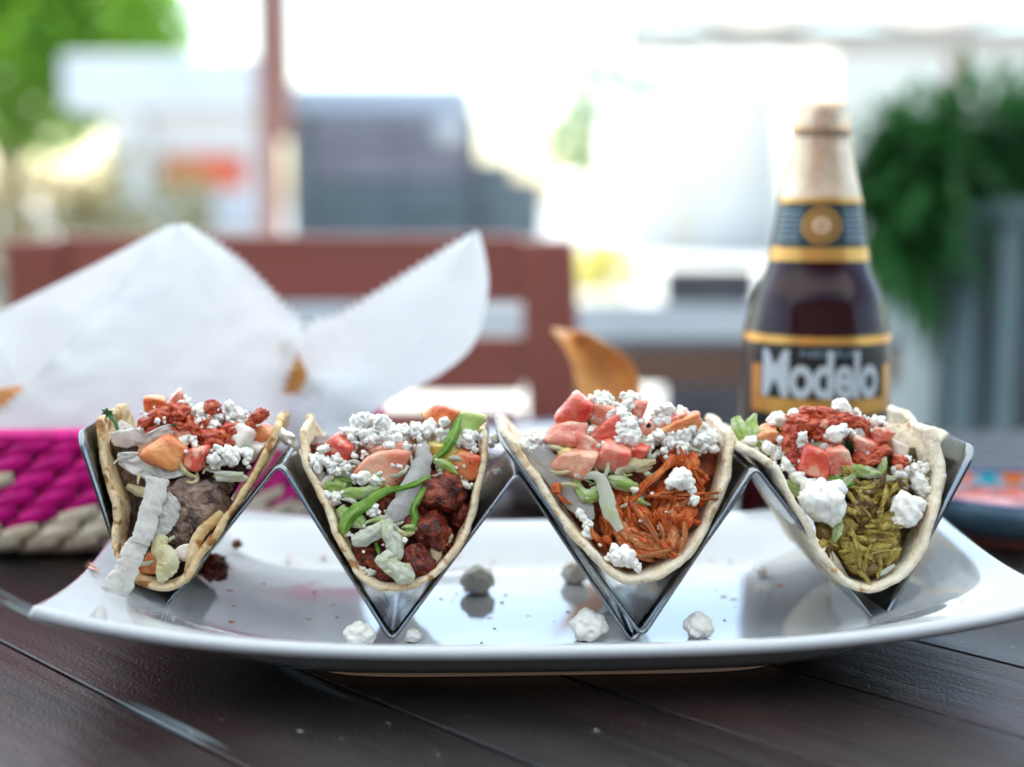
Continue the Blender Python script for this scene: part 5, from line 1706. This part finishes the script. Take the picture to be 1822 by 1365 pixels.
# ------------------------------------------------------------------ white bowl behind the middle with a tall chip
M['bowl_white'] = mat('white_enamel', (0.74, 0.74, 0.76), 0.15, coat=.6)
M['blue'] = mat('cobalt_glaze', (0.02, 0.05, 0.20), 0.15, coat=.6)
wb = empty('white_bowl', (.030, .665, 0), 'white bowl with a blue rim behind the second and third taco', 'bowl')
bc = Vector((.030, .665, 0))
lathe('body', bc, [(0.001, .0005), (.030, .0005), (.031, .004), (.040, .008), (.049, .017), (.053, .026), (.0545, .0275), (.0520, .0275), (.0505, .025), (.046, .017), (.035, .010), (.001, .008)], M['bowl_white'], wb, 64, caps=False)
lathe('rim', bc, [(.0540, .0272), (.0548, .0284), (.0536, .0291), (.0522, .0284), (.0519, .0274)], M['blue'], wb, 64, caps=False)
chip([(1075, 800, .650), (1030, 700, .652), (1015, 640, .655), (980, 584, .660)], [(1145, 800, .662), (1142, 705, .662), (1118, 640, .662), (1040, 590, .663)], '', 'tall curled brown chip standing in the white bowl behind the chicken taco', 'chip', CG, 3, bulge=-.012)
# green garnish in it
for k, (a, b) in enumerate([(1268, 752), (1190, 758)]):
    me = proto('cube', 'lime', k)
    o = bpy.data.objects.new('salad_piece', me)
    link(o, None, Vector((.030 + (.024 if k == 0 else .004), .66, .024)))
    o.scale = (.016, .012, .010)
    tag(o, ('green vegetable piece at the right of the white bowl', 'green vegetable piece in the middle of the white bowl')[k], 'vegetable', 'green pieces in the white bowl')

# ------------------------------------------------------------------ painted salsa bowl at the right
sb = Vector((.2135, .588, 0))
M['slate_glaze'] = mat('slate_blue_glaze', (0.10, 0.19, 0.27), 0.2, (0.14, 0.25, 0.34), 60, coat=.5)
M['orange_glaze'] = mat('orange_glaze', (0.72, 0.20, 0.03), 0.2, coat=.5)
M['coral_glaze'] = mat('coral_glaze', (0.70, 0.24, 0.14), 0.2, coat=.5)
M['turquoise'] = mat('turquoise_glaze', (0.02, 0.42, 0.55), 0.2, coat=.5)
M['terracotta'] = mat('terracotta', (0.22, 0.07, 0.05), 0.6)
bo = empty('painted_bowl', sb, 'painted clay bowl with orange and turquoise inside, holding salsa, at the right edge', 'bowl')
lathe('body', sb, [(.001, .0035), (.029, .0035), (.037, .008), (.0412, .0145), (.0422, .0195), (.0405, .020), (.0385, .015), (.034, .010), (.001, .008)], M['slate_glaze'], bo, 64, caps=False)
lathe('foot', sb, [(.0285, .0002), (.0305, .0045), (.027, .0045), (.0265, .0002)], M['terracotta'], bo, 48, caps=False)
lathe('rim', sb, [(.0421, .0194), (.0426, .0206), (.0412, .0211), (.0400, .0206), (.0403, .0195)], M['blue'], bo, 64, caps=False)
npat = 22
for k in range(npat):
    a0, a1 = 2 * pi * k / npat + .02, 2 * pi * (k + 1) / npat - .02
    vs = []
    for j in range(5):
        v = j / 4
        wv = (1 - .55 * v ** 2) if k % 2 == 0 else (.35 + .6 * v)
        for i in range(6):
            u = i / 5
            am, hw = (a0 + a1) / 2, (a1 - a0) / 2 * wv
            a = am + hw * (2 * u - 1)
            zz = .0193 - .0055 * v
            rr = .0400 - .0022 * v
            vs.append(sb + Vector((rr * cos(a), rr * sin(a), zz)))
    mk('painted_petal', vs, grid_faces(5, 6), M[('orange_glaze', 'turquoise', 'coral_glaze', 'turquoise')[k % 4]], bo)
M['salsa_pool'] = mat('salsa_pool', (0.42, 0.035, 0.02), 0.2, (0.58, 0.14, 0.09), 120, bump=.001, bscale=180, coat=.4)
vs = [sb + Vector((0, 0, .0140))]
for k in range(1, 9):
    for q in range(48):
        a = 2 * pi * q / 48
        r_ = .0372 * k / 8
        vs.append(sb + Vector((r_ * cos(a), r_ * sin(a), .0134 + .0016 * noise.noise(Vector((r_ * cos(a) * 120, r_ * sin(a) * 120, 2))))))
fs = [(0, 1 + q, 1 + (q + 1) % 48) for q in range(48)]
for k in range(7):
    for q in range(48):
        fs.append((1 + k * 48 + q, 1 + (k + 1) * 48 + q, 1 + (k + 1) * 48 + (q + 1) % 48, 1 + k * 48 + (q + 1) % 48))
so = mk('red_salsa', vs, fs, M['salsa_pool'])
tag(so, 'red salsa filling the painted bowl at the right edge', 'salsa')

# ------------------------------------------------------------------ beer bottle
BY = .582
bb = Vector((P(1449, 700, BY).x, BY, 0))
PXM = BY / FPX


def bz(py):
    return P(1449, py, BY).z


M['amber'] = mat('dark_amber_glass', (0.022, 0.002, 0.004), 0.03, spec=.5)
add_translucent(M['amber'], (0.40, 0.006, 0.012), .20)
M['foil'] = mat('gold_foil', (0.78, 0.59, 0.43), 0.34, (0.66, 0.47, 0.32), 90, metal=.7, bump=.0006, bscale=160)
M['gold'] = mat('gold_print', (0.66, 0.36, 0.09), 0.3, (0.58, 0.30, 0.08), 60, metal=.6)
M['label_teal'] = mat('dark_teal_label', (0.010, 0.030, 0.040), 0.35)
M['label_black'] = mat('black_label', (0.008, 0.010, 0.014), 0.3)
M['silver_print'] = mat('silver_print', (0.50, 0.55, 0.60), 0.35)
M['grey_print'] = mat('grey_print', (0.16, 0.24, 0.30), 0.4)
bt = empty('beer_bottle', bb, 'dark stubby beer bottle with gold foil neck and black label, behind the right tacos', 'bottle')
bprof = [(0.001, .0006), (.024, .0006), (.0285, .003), (.0301, .008)]
for py, rp in ((920, 131), (800, 131), (700, 131), (640, 130), (615, 129.5), (600, 128.5), (585, 126.5), (570, 123.5), (556, 119), (540, 117), (520, 110), (500, 101), (485, 93.5), (463, 87), (430, 81.5), (400, 77), (354, 70), (330, 64), (300, 58), (270, 53), (245, 49), (242, 49)):
    bprof.append((rp * PXM, bz(py)))
lathe('glass_body', bb, bprof, M['amber'], bt, 96)


def rz(zq):
    for (r0, z0), (r1_, z1) in zip(bprof, bprof[1:]):
        if z0 <= zq <= z1: return r0 + (r1_ - r0) * (zq - z0) / (z1 - z0)
    return bprof[-1][0]


def fz(py):
    """height of a print seen at photo row py on the front of the bottle"""
    r_ = .025
    for _ in range(6): r_ = rz(P(1449, py, BY - r_).z)
    return P(1449, py, BY - r_).z


def rprof(py):
    return rz(fz(py))


def band(name, pa, pb, off, m, a0=0, a1=2 * pi, n=96, rows=8, parent=bt):
    vs = []
    full = abs(a1 - a0 - 2 * pi) < 1e-6
    cnt = n if full else n + 1
    for j in range(rows):
        py = pb + (pa - pb) * j / (rows - 1)
        r_ = rprof(py) + off
        for i in range(cnt):
            a = a0 + (a1 - a0) * i / n
            vs.append(bb + Vector((r_ * sin(a), -r_ * cos(a), fz(py))))
    fs = grid_faces(rows, cnt, full)
    return mk(name, vs, fs, m, parent)


band('neck_foil', 244, 362, .0004, M['foil'], rows=14)
band('neck_band', 352, 362, .0006, M['gold'], rows=3)
band('neck_label', 362.5, 440, .0003, M['label_teal'], rows=10)
band('neck_band', 441, 466, .0005, M['gold'], rows=5)
band('label', 600, 780, .0003, M['label_black'], rows=14)
band('label_border', 600, 615, .0005, M['gold'], rows=3)
# cap
cp = []
for k in range(21 * 4):
    pass
vs, fs = [], []
nc = 84
capz = [(.0, 1.02), (.15, 1.10), (.35, 1.07), (.6, 1.03), (.85, .98), (.97, .90), (1.0, .80), (1.005, 0.01)]
zb_, zt_ = bz(241), bz(181)
for t, s in capz:
    for k in range(nc):
        a = 2 * pi * k / nc
        fl = 1 + (.035 * sin(a * 21) if t < .3 else 0)
        r_ = 46.5 * PXM * s * fl
        vs.append(bb + Vector((r_ * sin(a), -r_ * cos(a), zb_ + (zt_ - zb_) * t)))
mk('cap', vs, grid_faces(len(capz), nc, True), M['foil'], bt)
band('foil_crease', 243, 250, .0010, M['foil'], rows=4)
# medallion
def disc_on(pyc, ang, rpx, off, m, name, inner=0.0):
    vs = []
    rr = rpx * PXM
    r0 = rprof(pyc)
    rings = 6
    for j in range(rings + 1):
        q = inner + (1 - inner) * j / rings
        for k in range(40):
            a = 2 * pi * k / 40
            py = pyc - rpx * q * sin(a)
            r_ = rprof(min(max(py, 245), 900)) + off
            th = ang + rr * q * cos(a) / r0
            vs.append(bb + Vector((r_ * sin(th), -r_ * cos(th), fz(py))))
    return mk(name, vs, grid_faces(rings + 1, 40, True), m, bt)


MA = R(-9)
disc_on(401, MA, 33, .0007, M['gold'], 'medallion', .01)
disc_on(401, MA, 26, .0010, M['label_teal'], 'medallion_ring', .86)
disc_on(401, MA, 15, .0011, M['foil'], 'medallion_crest', .3)
for s_ in (-1, 1):
    for k in range(6):
        y_ = 374 + k * 10
        ca = MA + s_ * R(50 if s_ > 0 else 46)
        band('neck_print', y_, y_ + 5, .0006, M['grey_print'], ca - R(20), ca + R(20), n=16, rows=2)
# front label frame
LA = R(-4)
hw = R(62)
band('label_frame', 712, 740, .0006, M['gold'], LA - hw, LA + hw, n=48, rows=5)
band('label_frame', 654, 711.5, .0006, M['gold'], LA - hw, LA - R(52), n=8, rows=5)
band('label_frame', 654, 711.5, .0006, M['gold'], LA + R(52), LA + hw, n=8, rows=5)


def wrap_text(txt, pyc, hpx, wpx, ang, off, m, name, bold=0.0, space=1.0):
    cu = bpy.data.curves.new(name, 'FONT')
    cu.body = txt
    cu.align_x = 'CENTER'
    cu.align_y = 'CENTER'
    cu.offset = bold
    cu.resolution_u = 4
    cu.space_character = space
    to = bpy.data.objects.new(name, cu)
    COL.objects.link(to)
    bpy.context.view_layer.update()
    dg = bpy.context.evaluated_depsgraph_get()
    me = bpy.data.meshes.new_from_object(to.evaluated_get(dg))
    bpy.data.objects.remove(to)
    bm = bmesh.new()
    bm.from_mesh(me)
    for _ in range(2):
        bmesh.ops.subdivide_edges(bm, edges=[e for e in bm.edges if e.calc_length() > .12], cuts=2)
    bmesh.ops.triangulate(bm, faces=bm.faces)
    xs = [v.co.x for v in bm.verts]
    ys = [v.co.y for v in bm.verts]
    x0, x1, y0, y1 = min(xs), max(xs), min(ys), max(ys)
    r0 = rprof(pyc)
    for v in bm.verts:
        X = ((v.co.x - x0) / (x1 - x0) - .5) * wpx * PXM
        py = pyc - ((v.co.y - y0) / (y1 - y0) - .5) * hpx
        th = ang + X / r0
        r_ = rprof(py) + off
        v.co = Vector((r_ * sin(th), -r_ * cos(th), fz(py)))
    bm.to_mesh(me)
    bm.free()
    vs = [bb + v.co for v in me.vertices]
    fs = [tuple(p.vertices) for p in me.polygons]
    return mk(name, vs, fs, m, bt, smooth=False)


wrap_text('NEGRA', 630, 15, 95, LA + R(2), .0006, M['grey_print'], 'lettering', .012)
wrap_text('Modelo', 668, 86, 212, LA - R(3), .0009, M['silver_print'], 'lettering', .03, .94)
